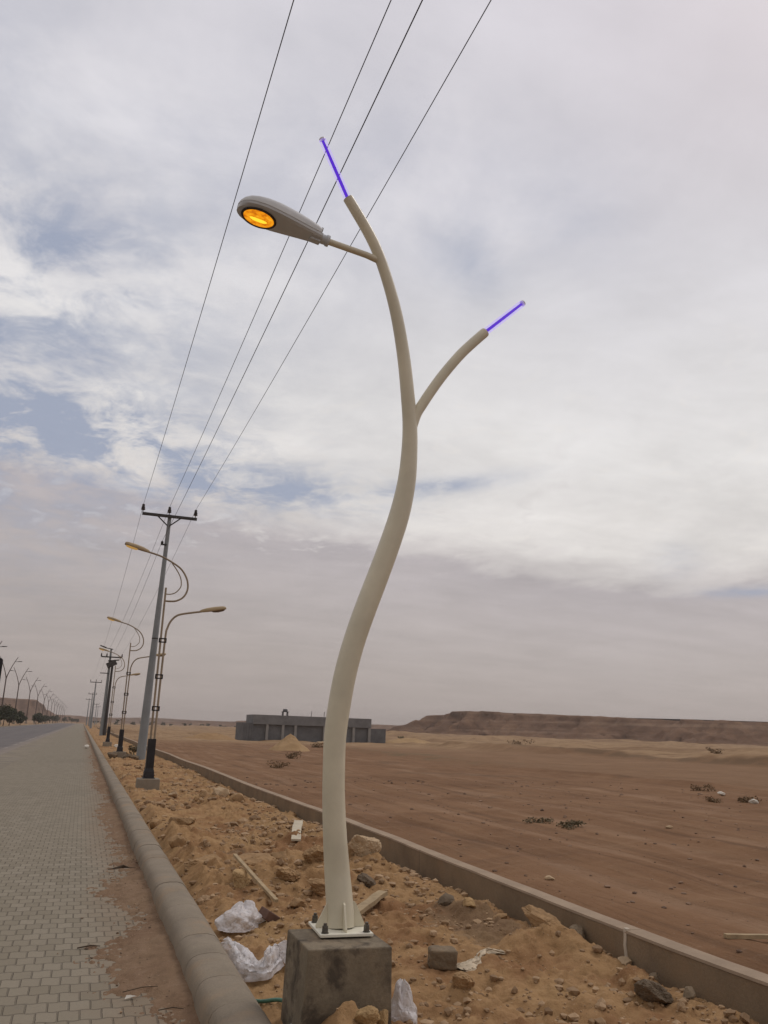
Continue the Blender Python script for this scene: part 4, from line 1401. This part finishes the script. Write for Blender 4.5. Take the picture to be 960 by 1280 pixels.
def heap(name, label, loc, rx, ry, h, seed, m_, peak=1.0):
    rr_ = np.linspace(0, 1, 16)
    aa = np.linspace(0, 2 * np.pi, 49)
    A, RR = np.meshgrid(aa, rr_)
    X_ = RR * np.cos(A) * rx * (1 + 0.15 * np.sin(A * 2 + seed)); Y_ = RR * np.sin(A) * ry
    Z_ = h * np.clip(1 - RR ** peak, 0, 1) * (1 + 0.1 * fbm(X_ * 1.2, Y_ * 1.2, oct=3, seed=seed)) + 0.06 * h * fbm(X_ * 3, Y_ * 3, oct=3, seed=seed + 1) - 0.12
    Z_[:, -1] = Z_[:, 0]; Z_[0, :] = Z_[0, 0]
    X_[:, -1] = X_[:, 0]
    o = grid_mesh(name, X_, Y_, Z_, m_)
    o.location = loc
    return tag(o, label, 'mound')


heap('sand_pile', 'tall conical yellow sand pile in front of the grey building', (14.3, 60.5, 0.0), 2.0, 1.8, 1.38, 5, M['pile'], 0.95)
heap('rubble_mound', 'low rubble mound left of the grey building', (14.6, 104.0, 0.0), 3.6, 2.2, 0.95, 7, M['rock_tan'], 1.4)
heap('sand_bank', 'sandy bank beside the right end of the grey building', (43.5, 112, 0.0), 5.0, 3.5, 1.0, 13, M['pile'], 1.5)


# ------------------------------------------------------------------ rocks, litter and timber on the verge
def ico(n=3):
    bm = __import__('bmesh').new()
    __import__('bmesh').ops.create_icosphere(bm, subdivisions=n, radius=1.0)
    V = np.array([v.co[:] for v in bm.verts])
    F = [tuple(v.index for v in f.verts) for f in bm.faces]
    bm.free()
    return V, F


ICO = {n: ico(n) for n in (1, 2, 3, 4, 5, 6)}


def rock_verts(size, seed, sub=4, planes=11, rough=0.05, chip=0.0):
    r = np.random.default_rng(seed)
    V, F = ICO[sub]
    V = V.copy()
    s_ = np.ones(len(V)) * 1.25
    for _ in range(planes):
        n = r.normal(size=3); n /= np.linalg.norm(n)
        d = r.uniform(0.62, 0.95)
        dot = V @ n
        s_ = np.minimum(s_, np.where(dot > 1e-3, d / np.maximum(dot, 1e-3), 9))
    V = V * s_[:, None]
    nz = fbm(V[:, 0] * 2.3 + seed, V[:, 1] * 2.3, V[:, 2] * 2.3, oct=4, seed=seed)
    V = V * (1 + rough * nz)[:, None]
    if chip:
        d1, ed, hid = worley(V[:, 0] * 3 + V[:, 2] * 1.7 + seed, V[:, 1] * 3 - V[:, 2] * 1.1, seed)
        V = V * (1 - chip * (hid - 0.5) * sstep(0.0, 0.15, ed) + 0.04 * ridged(V[:, 0] * 7, V[:, 1] * 7, V[:, 2] * 7, oct=3, seed=seed + 7))[:, None]
    return V * np.array(size) / 2, F


def rock(name, label, x, y, size, rotz, tilt, m_, seed, sink=0.3, cat='rock', group='stones strewn over the sandy strip', sub=4, planes=11, z=None):
    size = tuple(q * 0.86 for q in size)
    V, F = rock_verts(size, seed, 5 if sub == 4 else sub, planes, 0.06, 0.10)
    Rm = np.array((Matrix.Rotation(rotz, 3, 'Z') @ Matrix.Rotation(tilt[0], 3, 'X') @ Matrix.Rotation(tilt[1], 3, 'Y')))
    V = V @ Rm.T
    zb = V[:, 2].min()
    V[:, 2] -= zb
    b = MB(); b.add(V, F)
    zz = (vz(x, y) if z is None else z) - sink * V[:, 2].max()
    o = b.build(name, m_, None, smooth=24, loc=(x, y, zz))
    return tag(o, label, cat, group)


rock('rock', 'large pale limestone rock right behind the foot of the cream curved pole', 3.08, 9.25, (0.36, 0.34, 0.34), 0.4, (0.2, 0.1), M['rock_pale'], 1, 0.2)
rock('rock', 'flat tan slab left of the pale stick, above the crumpled white bag', 1.42, 9.45, (0.42, 0.36, 0.17), 0.1, (0.05, -0.08), M['rock_tan'], 2, 0.2)
rock('rock', 'angular orange rock between the thin stick and the curved pole', 2.08, 8.55, (0.32, 0.28, 0.17), 0.9, (0.15, 0.1), M['rock_tan'], 3, 0.3)
rock('rock', 'long leaning tan slab beside the kerb, farthest back of the larger stones', 1.50, 12.55, (0.26, 0.75, 0.17), 0.35, (-0.10, 0.35), M['rock_tan'], 4, 0.4)
rock('rock', 'broad tan boulder half buried between the flat slab and the angular rock', 1.85, 9.35, (0.62, 0.5, 0.24), 0.5, (0.1, -0.15), M['rock_tan'], 5, 0.35)
rock('rock', 'dark grey wedge-shaped stone in the bottom right corner of the sandy strip', 3.40, 4.62, (0.23, 0.20, 0.12), 0.5, (0.1, 0.5), M['rock_dark'], 26, 0.32)
rock('rock', 'tan pointed slab leaning near the low wall, left of the mortar joint', 3.50, 6.10, (0.16, 0.40, 0.17), 0.45, (0.25, 0.55), M['rock_tan'], 7, 0.38)
rock('rock', 'small tan stone in front of the grey broken kerb piece', 2.37, 5.12, (0.17, 0.15, 0.13), 1.2, (0.1, 0.2), M['rock_tan'], 8, 0.3)
rock('rock', 'grey round stone touching the low wall near its mortar joint', 3.70, 5.93, (0.15, 0.15, 0.15), 0.2, (0, 0), M['rock_grey'], 9, 0.2)
rock('rock', 'yellow square stone lying against the front of the concrete block', 1.49, 4.31, (0.115, 0.10, 0.11), 0.15, (0.1, 0.05), M['rock_yellow'], 10, 0.05, planes=8)
rock('rock', 'narrow yellow stone right of the square one in front of the concrete block', 1.58, 4.33, (0.065, 0.09, 0.11), -0.2, (0.1, -0.1), M['rock_yellow'], 11, 0.05, planes=8)
rock('rock', 'low tan ledge of rock just left of the curved pole, above the concrete block', 2.38, 8.15, (0.42, 0.24, 0.16), -0.1, (0.1, 0.15), M['rock_tan'], 12, 0.3)
rock('rock', 'tan rock half hidden by the left edge of the curved pole', 2.42, 8.75, (0.34, 0.26, 0.20), 0.7, (0.1, 0.1), M['rock_tan'], 13, 0.25)
rock('rock', 'dark brown stone at the right edge of the curved pole, below the pale rock', 2.80, 8.25, (0.20, 0.18, 0.14), 0.2, (0.1, 0.2), M['rock_dark'], 14, 0.2)
rock('rock', 'tan stone leaning on the kerb side, behind the crumpled bag', 1.62, 8.55, (0.22, 0.42, 0.2), -0.4, (0.3, -0.35), M['rock_yellow'], 15, 0.3)
for k, (x, y, s_, mk, lab) in enumerate([(2.45, 17.4, .32, 'rock_tan', 'tan boulder leftmost in the far cluster of stones beside the low wall'), (2.72, 17.0, .34, 'rock_pale', 'pale boulder in the middle of the far cluster of stones beside the low wall'),
                                         (3.0, 16.6, .36, 'rock_tan', 'tan boulder rightmost in the far cluster of stones beside the low wall'), (2.25, 17.0, .2, 'rock_tan', 'small stone in front of the far cluster of boulders'),
                                         (3.72, 5.35, .11, 'rock_pale', 'small pale stone at the wall foot right of the mortar joint'), (3.68, 4.98, .08, 'rock_grey', 'small bluish-grey stone at the wall foot near the bottom right corner'),
                                         (3.60, 4.55, .10, 'rock_grey', 'pale grey stone at the wall foot behind the dark wedge-shaped stone'), (3.34, 7.05, .12, 'rock_yellow', 'orange stone in the middle of the small stone heap'),
                                         (3.20, 7.25, .13, 'rock_dark', 'dark stone on the left of the small stone heap'), (3.42, 7.28, .13, 'rock_tan', 'tan stone on the right of the small stone heap'), (3.28, 7.45, .16, 'rock_grey', 'grey stone at the back of the small stone heap'),
                                         (3.52, 6.85, .13, 'rock_tan', 'flat tan stone just below the small stone heap'), (1.28, 11.2, .24, 'rock_tan', 'tan lump close to the kerb in front of the leaning slab'), (1.25, 13.9, .25, 'rock_tan', 'tan lump close to the kerb behind the leaning slab'),
                                         (1.95, 7.55, .14, 'rock_tan', 'fist-sized stone at the lower end of the thin stick'), (2.02, 19.0, .22, 'rock_pale', 'pale stone in front of the nearest twin lamp, to its right'),
                                         (2.9, 10.4, .22, 'rock_tan', 'tan stone behind the large pale rock'), (2.35, 10.1, .2, 'rock_tan', 'tan stone left of the curved pole at mid height of the strip')]):
    rr_ = random.Random(k + 60)
    rock('rock', lab, x, y, (s_ * rr_.uniform(.9, 1.3), s_ * rr_.uniform(.8, 1.1), s_ * rr_.uniform(.6, .85)), rr_.uniform(0, 3), (rr_.uniform(-.3, .3), rr_.uniform(-.3, .3)), M[mk], 80 + k, 0.22, sub=3)

# broken grey kerb piece with a scored face
V, F = rock_verts((0.175, 0.13, 0.115), 33, 5, 0, 0.05)
q = np.abs(V / (np.array((0.175, 0.13, 0.115)) / 2 * 1.25))
mxn = (q ** 9).sum(1) ** (1 / 9)
V = V / (mxn * 1.2 * (1 + 0.05 * fbm(V[:, 0] * 30, V[:, 1] * 30, V[:, 2] * 30, oct=4, seed=2)))[:, None]
V[:, 0] += -0.006 * np.exp(-((V[:, 0]) / 0.006) ** 2)
V[:, 2] -= V[:, 2].min()
b = MB(); b.add(V, F)
o = b.build('concrete_lump', M['rock_grey'], None, smooth=35, loc=(2.45, 5.60, vz(2.45, 5.60) - 0.01))
o.rotation_euler = (0.05, 0.03, -0.25)
tag(o, 'grey broken kerb block lying on the sand right of the concrete lamp footing', 'concrete lump')

# gravel and clods: countless crumbs
rg_ = np.random.default_rng(5)
V1, F1 = ICO[1]


def crumbs(name, xs, ys, zs, ss, flat, m_):
    n = len(xs)
    V = V1[None] * (1 + 0.35 * rg_.uniform(-1, 1, (n,) + V1.shape)) * ss[:, None, None]
    V = V * np.stack([rg_.uniform(.7, 1.4, n), rg_.uniform(.7, 1.4, n), flat * rg_.uniform(.8, 1.3, n)], -1)[:, None, :]
    V = V + np.stack([xs, ys, zs + ss * 0.15], -1)[:, None, :]
    F = np.array(F1)[None] + (np.arange(n) * len(V1))[:, None, None]
    me = bpy.data.meshes.new(name)
    me.from_pydata(V.reshape(-1, 3).tolist(), [], F.reshape(-1, 3).tolist())
    me.materials.append(m_)
    o = bpy.data.objects.new(name, me)
    COL.objects.link(o)
    return struct(o, 'stuff')


na, nb2 = 5200, 2600
yq = np.r_[3.6 + 9.5 * rg_.random(na) ** 1.5, 12 + 22 * rg_.random(nb2) ** 1.3]
xq = rg_.uniform(1.16, 3.76, na + nb2)
keep = vnoise(xq * 1.3, yq * 1.3, seed=71) > rg_.uniform(-0.7, 0.5, na + nb2)
keep &= ~((xq > 1.1) & (xq < 1.75) & (yq < 5.05) & (yq > 4.4))
xq, yq = xq[keep], yq[keep]
ss = (0.006 + 0.030 * rg_.random(len(xq)) ** 4) * np.where(yq < 8, 1.0, np.where(yq < 13, 1.4, 2.2))
crumbs('gravel', xq, yq, verge_h(xq, yq), ss, 0.7, leaf_mat('gravel_crumbs', (0.21, 0.13, 0.068), (0.42, 0.285, 0.165)))
# crumbs on the field side and on the drifted sand
n = 1500
yq = 4.5 + 22 * rg_.random(n) ** 1.6
xq = 3.98 + 14 * rg_.random(n) ** 1.3
crumbs('field_crumbs', xq, yq, ground_h(xq, yq), (0.005 + 0.020 * rg_.random(n) ** 4) * (1 + yq * 0.05), 0.6, leaf_mat('field_crumbs', (0.10, 0.06, 0.04), (0.30, 0.195, 0.125)))
n = 520
yq = 4.0 + 9 * rg_.random(n) ** 1.6
xq = np.minimum(0.8 - 0.75 * np.abs(rg_.normal(0, 0.33, n)), 0.79)
crumbs('drift_crumbs', xq, yq, np.where(xq > 0.5, 0.03, 0.006), 0.003 + 0.008 * rg_.random(n) ** 3, 0.6, leaf_mat('drift_crumbs', (0.09, 0.065, 0.045), (0.36, 0.24, 0.15)))


# ---- plastic bags
def bag(label, x, y, size, rotz, seed, z=None, group=None, flat=0.35):
    V, F = ICO[6]
    V = V.copy()
    r = np.random.default_rng(seed)
    U = V.copy()
    rad = 1 + 0.24 * fbm(U[:, 0] * 1.1 + seed, U[:, 1] * 1.1, U[:, 2] * 1.1, oct=2, seed=seed)
    W_ = U + 0.16 * np.stack([fbm(U[:, 0] * 2, U[:, 1] * 2, U[:, 2] * 2, oct=3, seed=seed + q) for q in (1, 2, 3)], -1)
    for k in range(46):                                   # sharp creases running in all directions
        n = r.normal(size=3); n /= np.linalg.norm(n)
        c = r.uniform(-0.9, 0.9)
        a = r.uniform(0.015, 0.085) * (1 if k < 18 else 0.45)
        w_ = r.uniform(0.05, 0.16) * (1 if k < 18 else 0.5)
        m_ = r.normal(size=3); m_ /= np.linalg.norm(m_)
        rad += a * (np.exp(-np.abs(W_ @ n - c) / w_) - 0.35) * np.clip(0.5 + 1.3 * (W_ @ m_), 0, 1) * r.choice([-1, 1, 1])
    V = V * rad[:, None]
    top = np.clip((V[:, 2] - 0.35) / 0.6, 0, 1)           # gathered, torn lip
    an = np.arctan2(V[:, 1], V[:, 0])
    V[:, 2] += top * (0.20 * np.sin(an * 3 + seed) + 0.13 * np.sin(an * 8 + 2 * seed) * np.abs(np.sin(an * 2)))
    V[:, 2] = np.where(V[:, 2] < -flat, -flat + (V[:, 2] + flat) * 0.12, V[:, 2])
    V = V * np.array(size) / 2
    V[:, 2] -= V[:, 2].min()
    b = MB(); b.add(V, F)
    o = b.build('plastic_bag', M['bag'], None, smooth=150, loc=(x, y, (vz(x, y) if z is None else z) - 0.025))
    o.rotation_euler = (0, 0, rotz)
    return tag(o, label, 'plastic bag', group)


G_B = 'white plastic bags by the kerb'
bag('puffed white plastic bag lying behind the kerb, the upper and larger one', 1.40, 7.22, (0.38, 0.34, 0.23), 0.4, 3, group=G_B)
bag('white plastic bag tucked at the right foot of the concrete lamp block', 1.83, 4.73, (0.16, 0.26, 0.26), 0.2, 5, group=G_B)
bag('scrap of white plastic bag behind the kerb at the bottom edge of the picture', 1.20, 4.72, (0.12, 0.22, 0.12), 0.9, 8, group=G_B)


def sheet_bag(label, path, widths, seed, name='plastic_bag', cat='plastic bag', m_=None, hgt=0.09, group=None):
    P = spline(path, 14)
    Wp = spline([(w_, 0, 0) for w_ in widths], 14)
    b = MB()
    rings = []
    n = 44
    o0 = P[0].copy()
    L_ = len(P)
    for i, p in enumerate(P):
        t_ = (P[min(i + 1, L_ - 1)] - P[max(i - 1, 0)]); t_.z = 0; t_.normalize()
        s_ = Vector((-t_.y, t_.x, 0))
        w_ = Wp[i].x
        k_ = np.linspace(-1, 1, n)
        fold = ridged(k_ * 1.5 + 0.3 * seed, np.full(n, i * 0.035), oct=3, seed=seed, gain=0.55)
        fine_ = ridged(k_ * 5 + 1.0, np.full(n, i * 0.13 + seed), oct=3, seed=seed + 4)
        arch = (1 - np.abs(k_) ** 3)
        zz_ = hgt * (0.25 + 0.75 * np.clip(0.5 + 0.45 * fold, 0, 1.4)) * arch + hgt * 0.07 * fine_ * arch + 0.006
        wob = 1 + 0.25 * float(vnoise(np.array([i * 0.22]), np.array([seed * 1.3]))[0])
        lat = k_ * w_ * wob + 0.012 * fine_
        rings.append([p - o0 + s_ * lat[q] + Vector((0, 0, zz_[q])) for q in range(n)])
    b.rings(rings, cap=False, closed=False)
    o = b.build(name, m_ or M['bag'], None, smooth=150, loc=o0)
    return tag(o, label, cat, group)


def on(x, y, dz=0.0):
    return (x, y, vz(x, y) + dz)


sheet_bag('twisted knotted white plastic sheet trailing from the kerb to the concrete lamp block', [on(1.16, 6.55, .01), on(1.20, 6.15, .01), on(1.22, 5.86, .01), on(1.30, 5.78, .02), on(1.37, 5.93, .035), on(1.44, 5.95, .03), on(1.55, 5.84, .02)],
          [0.07, 0.10, 0.075, 0.05, 0.095, 0.05, 0.085], 13, hgt=0.10, group=G_B)
M['cloth'] = mat('soiled_cloth', (0.52, 0.43, 0.31), 0.9, 0.2, 16, 0.006, 50, 0.1)
sheet_bag('long crumpled strip of soiled cloth on the sand, right of the grey broken kerb block', [on(2.55, 5.50, 0), on(2.62, 5.57, 0), on(2.74, 5.66, 0), on(2.85, 5.75, 0), on(3.02, 5.82, 0)], [0.055, 0.075, 0.05, 0.022, 0.03], 17, 'cloth_strip', 'cloth', M['cloth'], 0.025)


def stick(name, label, a, b_, w_, t_, m_, cat, lift=0.0, taper=1.0):
    A, B = Vector(a), Vector(b_)
    d = B - A
    L = d.length
    o = MB()
    n = 6
    rk_ = random.Random(int(L * 1e5))
    q = d.to_track_quat('X', 'Z').to_matrix()
    rings = []
    for k in range(n + 1):
        f = k / n
        s_ = 1 + (taper - 1) * f
        jy, jz = rk_.uniform(-.06, .06) * w_, rk_.uniform(-.1, .1) * t_
        rings.append([q @ Vector((L * f, yy_ * w_ / 2 * s_ + jy, zz_ * t_ / 2 * s_ + jz)) for yy_, zz_ in ((-1, -1), (1, -1), (1, 1), (-1, 1))])
    o.rings(rings)
    return tag(o.build(name, m_, None, loc=A), label, cat)


stick('timber_stick', 'thin pale timber stick pointing down towards the white bag', on(1.63, 9.05, 0.12), on(1.76, 7.60, 0.06), 0.035, 0.025, M['wood'], 'stick')
stick('timber_board', 'short pale board lying on the strip near the low wall, left of the curved pole', on(2.90, 11.6, 0.07), on(3.17, 12.6, 0.09), 0.13, 0.025, M['board'], 'board')
stick('timber_offcut', 'small grey-green offcut partly hidden behind the left side of the curved pole', on(2.52, 9.50, 0.04), on(2.85, 9.58, 0.06), 0.10, 0.05, M['rock_grey'], 'board')
stick('timber_plank', 'flat brown plank on the sand to the right of the curved pole base', on(2.14, 6.85, 0.05), on(2.70, 7.50, 0.05), 0.085, 0.035, M['wood'], 'plank')
stick('field_plank', 'pale narrow plank lying on the brown field at the right edge', (4.96, 5.80, gz(4.96, 5.8) + 0.02), (5.55, 5.72, gz(5.5, 5.7) + 0.025), 0.045, 0.03, M['wood'], 'plank')
stick('thin_branch', 'thin grey branch on the ground near the low wall at mid distance', on(2.95, 18.2, 0.05), on(3.62, 18.0, 0.07), 0.05, 0.04, M['wood'], 'stick', taper=0.5)
# clay tile
o = MB(); o.box((0, 0, 0.05), (0.15, 0.12, 0.075), Matrix.Rotation(0.5, 3, 'Y') @ Matrix.Rotation(0.2, 3, 'X'))
o = o.build('clay_tile', M['tile'], None, bevel=0.008, loc=on(1.62, 7.22, -0.015))
o.rotation_euler = (0, 0, 0.5)
tag(o, 'dark brown broken tile just right of the puffed white bag', 'tile')
# tin
o = MB(); o.tube([(-0.07, 0, 0.06), (-0.068, 0, 0.06), (0.07, 0, 0.06)], [0.05, 0.055, 0.055], 14)
o = o.build('tin_can', M['can'], None, smooth=40, loc=on(3.12, 17.75, -0.01)); o.rotation_euler = (0, 0, 0.3)
tag(o, 'dull tin lying beside the low wall near the far cluster of stones', 'tin can')
# hose
hz = [on(1.10, 5.52, .02), on(1.18, 5.36, .016), on(1.26, 5.20, .016), on(1.33, 5.06, .018), on(1.36, 4.98, .01)]
m = MB(); p0 = Vector(hz[0]); m.tube([p - p0 for p in spline(hz, 6)], 0.011, 10)
tag(m.build('hose', M['hose'], None, smooth=60, loc=p0), 'faded green hose running from the kerb to the concrete lamp block', 'hose')
hz = [on(1.10, 4.86, .03), on(1.15, 4.77, .02), on(1.20, 4.66, .02), on(1.22, 4.5, .02)]
m = MB(); p0 = Vector(hz[0]); m.tube([p - p0 for p in spline(hz, 6)], 0.011, 10)
tag(m.build('hose', M['hose'], None, smooth=60, loc=p0), 'faded green hose end at the bottom edge, beside the white scrap', 'hose')
# twigs on the pavement
tw_m = mat('dry_twig', (0.085, 0.06, 0.04), 0.9, 0.2, 20)
for k, (x, y, L, a, lab) in enumerate([(0.235, 6.95, 0.16, 0.12, 'dry twig lying on the pavers where the sand begins'), (0.60, 10.2, 0.3, 0.2, 'tangle of dry twigs at the kerb foot further along'), (0.52, 5.72, 0.22, 0.3, 'thin dry twig on the drifted sand, near the white scrap'), (0.66, 5.30, 0.14, -0.1, 'short thin twig close to the kerb near the bottom edge')]):
    m = MB()
    for q in range(1 if k != 1 else 5):
        rr_ = random.Random(k * 9 + q)
        a1 = a + (rr_.uniform(-.6, .6) if q else 0)
        l2 = L * (1 if q == 0 else rr_.uniform(.4, .8))
        m.tube([(-math.cos(a1) * l2 / 2, -math.sin(a1) * l2 / 2, 0.012), (0.01, 0.012, 0.02 + 0.006 * q), (math.cos(a1) * l2 / 2, math.sin(a1) * l2 / 2, 0.014)], [0.005, 0.006, 0.003] if k < 2 else [0.003, 0.003, 0.002], 6)
    zt = 0.0 if x < 0.4 else 0.035
    tag(m.build('twig', tw_m, None, smooth=60, loc=(x, y, zt)), lab, 'twig')
m = MB(); m.add([(0, 0, 0.004), (0.06, 0.015, 0.012), (0.075, 0.035, 0.006), (0.01, 0.03, 0.016), (0.03, 0.02, 0.02)], [(0, 1, 4), (1, 2, 4), (2, 3, 4), (3, 0, 4)])
tag(m.build('paper_scrap', M['paper'], None, loc=(0.43, 5.68, 0.006)), 'small white paper scrap on the pavers near the bottom edge', 'litter')

# dark rubble around the middle twin lamp, litter by the far one, bush
for k, (x, y, s_, mk, lab) in enumerate([(1.45, 39.6, .62, 'rock_dark', 'dark lump of rubble left of the middle twin lamp footing'), (2.0, 39.2, .55, 'rock_dark', 'dark lump of rubble in front of the middle twin lamp footing'), (2.28, 38.6, .5, 'rock_grey', 'grey lump of rubble right of the middle twin lamp footing')]):
    rock('rock', lab, x, y, (s_, s_ * .8, s_ * .6), k, (.2, .1), M[mk], 140 + k, 0.2, sub=3)
o = foliage(0.34, 220, 0.06, 401, (1, 1, .9), 4).build('bush', M['leaf_grey'], None, loc=(2.32, 40.3, 0.42))
tag(o, 'small scrubby bush right beside the middle twin lamp', 'bush')
for k, (x, y, lab) in enumerate([(2.25, 58.0, 'scrap of white litter right of the farthest twin lamp'), (2.42, 55.5, 'lower scrap of white litter right of the farthest twin lamp'), (0.45, 56, 'white scrap on the pavement beside the kerb, far along')]):
    V, F = rock_verts((.3, .25, .2), 170 + k, 3, 6, 0.2)
    V[:, 2] -= V[:, 2].min()
    m = MB(); m.add(V, F)
    tag(m.build('litter', M['paper'], None, loc=(x, y, vz(x, y) if x > 1 else 0.0)), lab, 'litter')

# scrub tufts and scraps on the field
SH = [(18.2, 21.8, .36, 'leaf_dry', 'brown dry shrub on the field near the right edge, the upper one'), (16.7, 18.3, .30, 'leaf_dry', 'brown dry shrub at the right edge beside a white scrap'), (15.6, 18.4, .26, 'leaf_dry', 'smaller brown tuft just below the upper dry shrub'),
      (7.93, 13.85, .24, 'leaf_grey', 'flat grey-green tuft in the middle of the field, the left one'), (8.2, 13.2, .26, 'leaf_grey', 'flat grey-green tuft in the middle of the field, the right one'), (26, 92, .9, 'leaf_grey', 'low bush in front of the right part of the grey building'),
      (44.5, 118, 1.1, 'leaf_dark', 'dark bush at the right end of the grey building'), (64, 118, 1.5, 'leaf_dry', 'brown bush on the far sand, right of the grey building'), (7.6, 34, .4, 'leaf_dry', 'dry tuft on the field beyond the low wall, left part'), (10.5, 44, .5, 'leaf_dry', 'dry tuft on the field in front of the sand pile'),
      (19, 70, .7, 'leaf_dry', 'dry tuft to the right of the conical sand pile'), (60, 70, .8, 'leaf_dry', 'dry tuft on the sand flat behind the berm')]
for k, (x, y, r_, lf, lab) in enumerate(SH):
    f = foliage(r_, 420, r_ * 0.085, 500 + k, (1.15, 1, .30 if lf == 'leaf_grey' else .5), 7)
    tag(f.build('shrub', M[lf], None, loc=(x, y, gz(x, y) + r_ * (0.10 if lf == 'leaf_grey' else 0.2))), lab, 'shrub', 'scrub tufts on the field')
for k, (x, y, s_, lab) in enumerate([(17.4, 20.1, .22, 'white scrap on the field left of the right-edge shrub'), (16.6, 18.0, .24, 'white scrap lying beside the shrub at the right edge'), (4.92, 8.4, .10, 'small pale stone on the field just beyond the low wall'),
                                     (9.9, 12.8, .12, 'pale stone on the brown field, right of the grey-green tufts'), (11.4, 38, .45, 'pale scrap on the field left of the sand pile'), (18.5, 62, .6, 'pale rubble piece right of the conical sand pile'), (23, 84, .7, 'pale rubble piece before the right part of the grey building')]):
    V, F = rock_verts((s_, s_ * .8, s_ * .5), 190 + k, 3, 9, 0.08)
    V[:, 2] -= V[:, 2].min()
    m = MB(); m.add(V, F)
    tag(m.build('pale_scrap', M['paper'] if 'white' in lab else M['rock_pale'], None, loc=(x, y, gz(x, y) - 0.01)), lab, 'litter' if 'white' in lab else 'rock')

# ------------------------------------------------------------------ dusty air
hb = MB()
hb.box((450, 800, 14.5), (2800, 2400 - 12, 35))
hz_ = hb.build('haze', None)
hm_ = bpy.data.materials.new('dusty_air')
hm_.use_nodes = True
t = NT(hm_.node_tree)
t.n.clear()
pv = t.node('ShaderNodeVolumePrincipled')
pv.inputs['Color'].default_value = (0.79, 0.73, 0.70, 1)
pv.inputs['Density'].default_value = 0.0003
pv.inputs['Anisotropy'].default_value = 0.0
oo = t.node('ShaderNodeOutputMaterial')
t.l.new(pv.outputs[0], oo.inputs['Volume'])
hz_.data.materials.append(hm_)
struct(hz_, 'stuff')
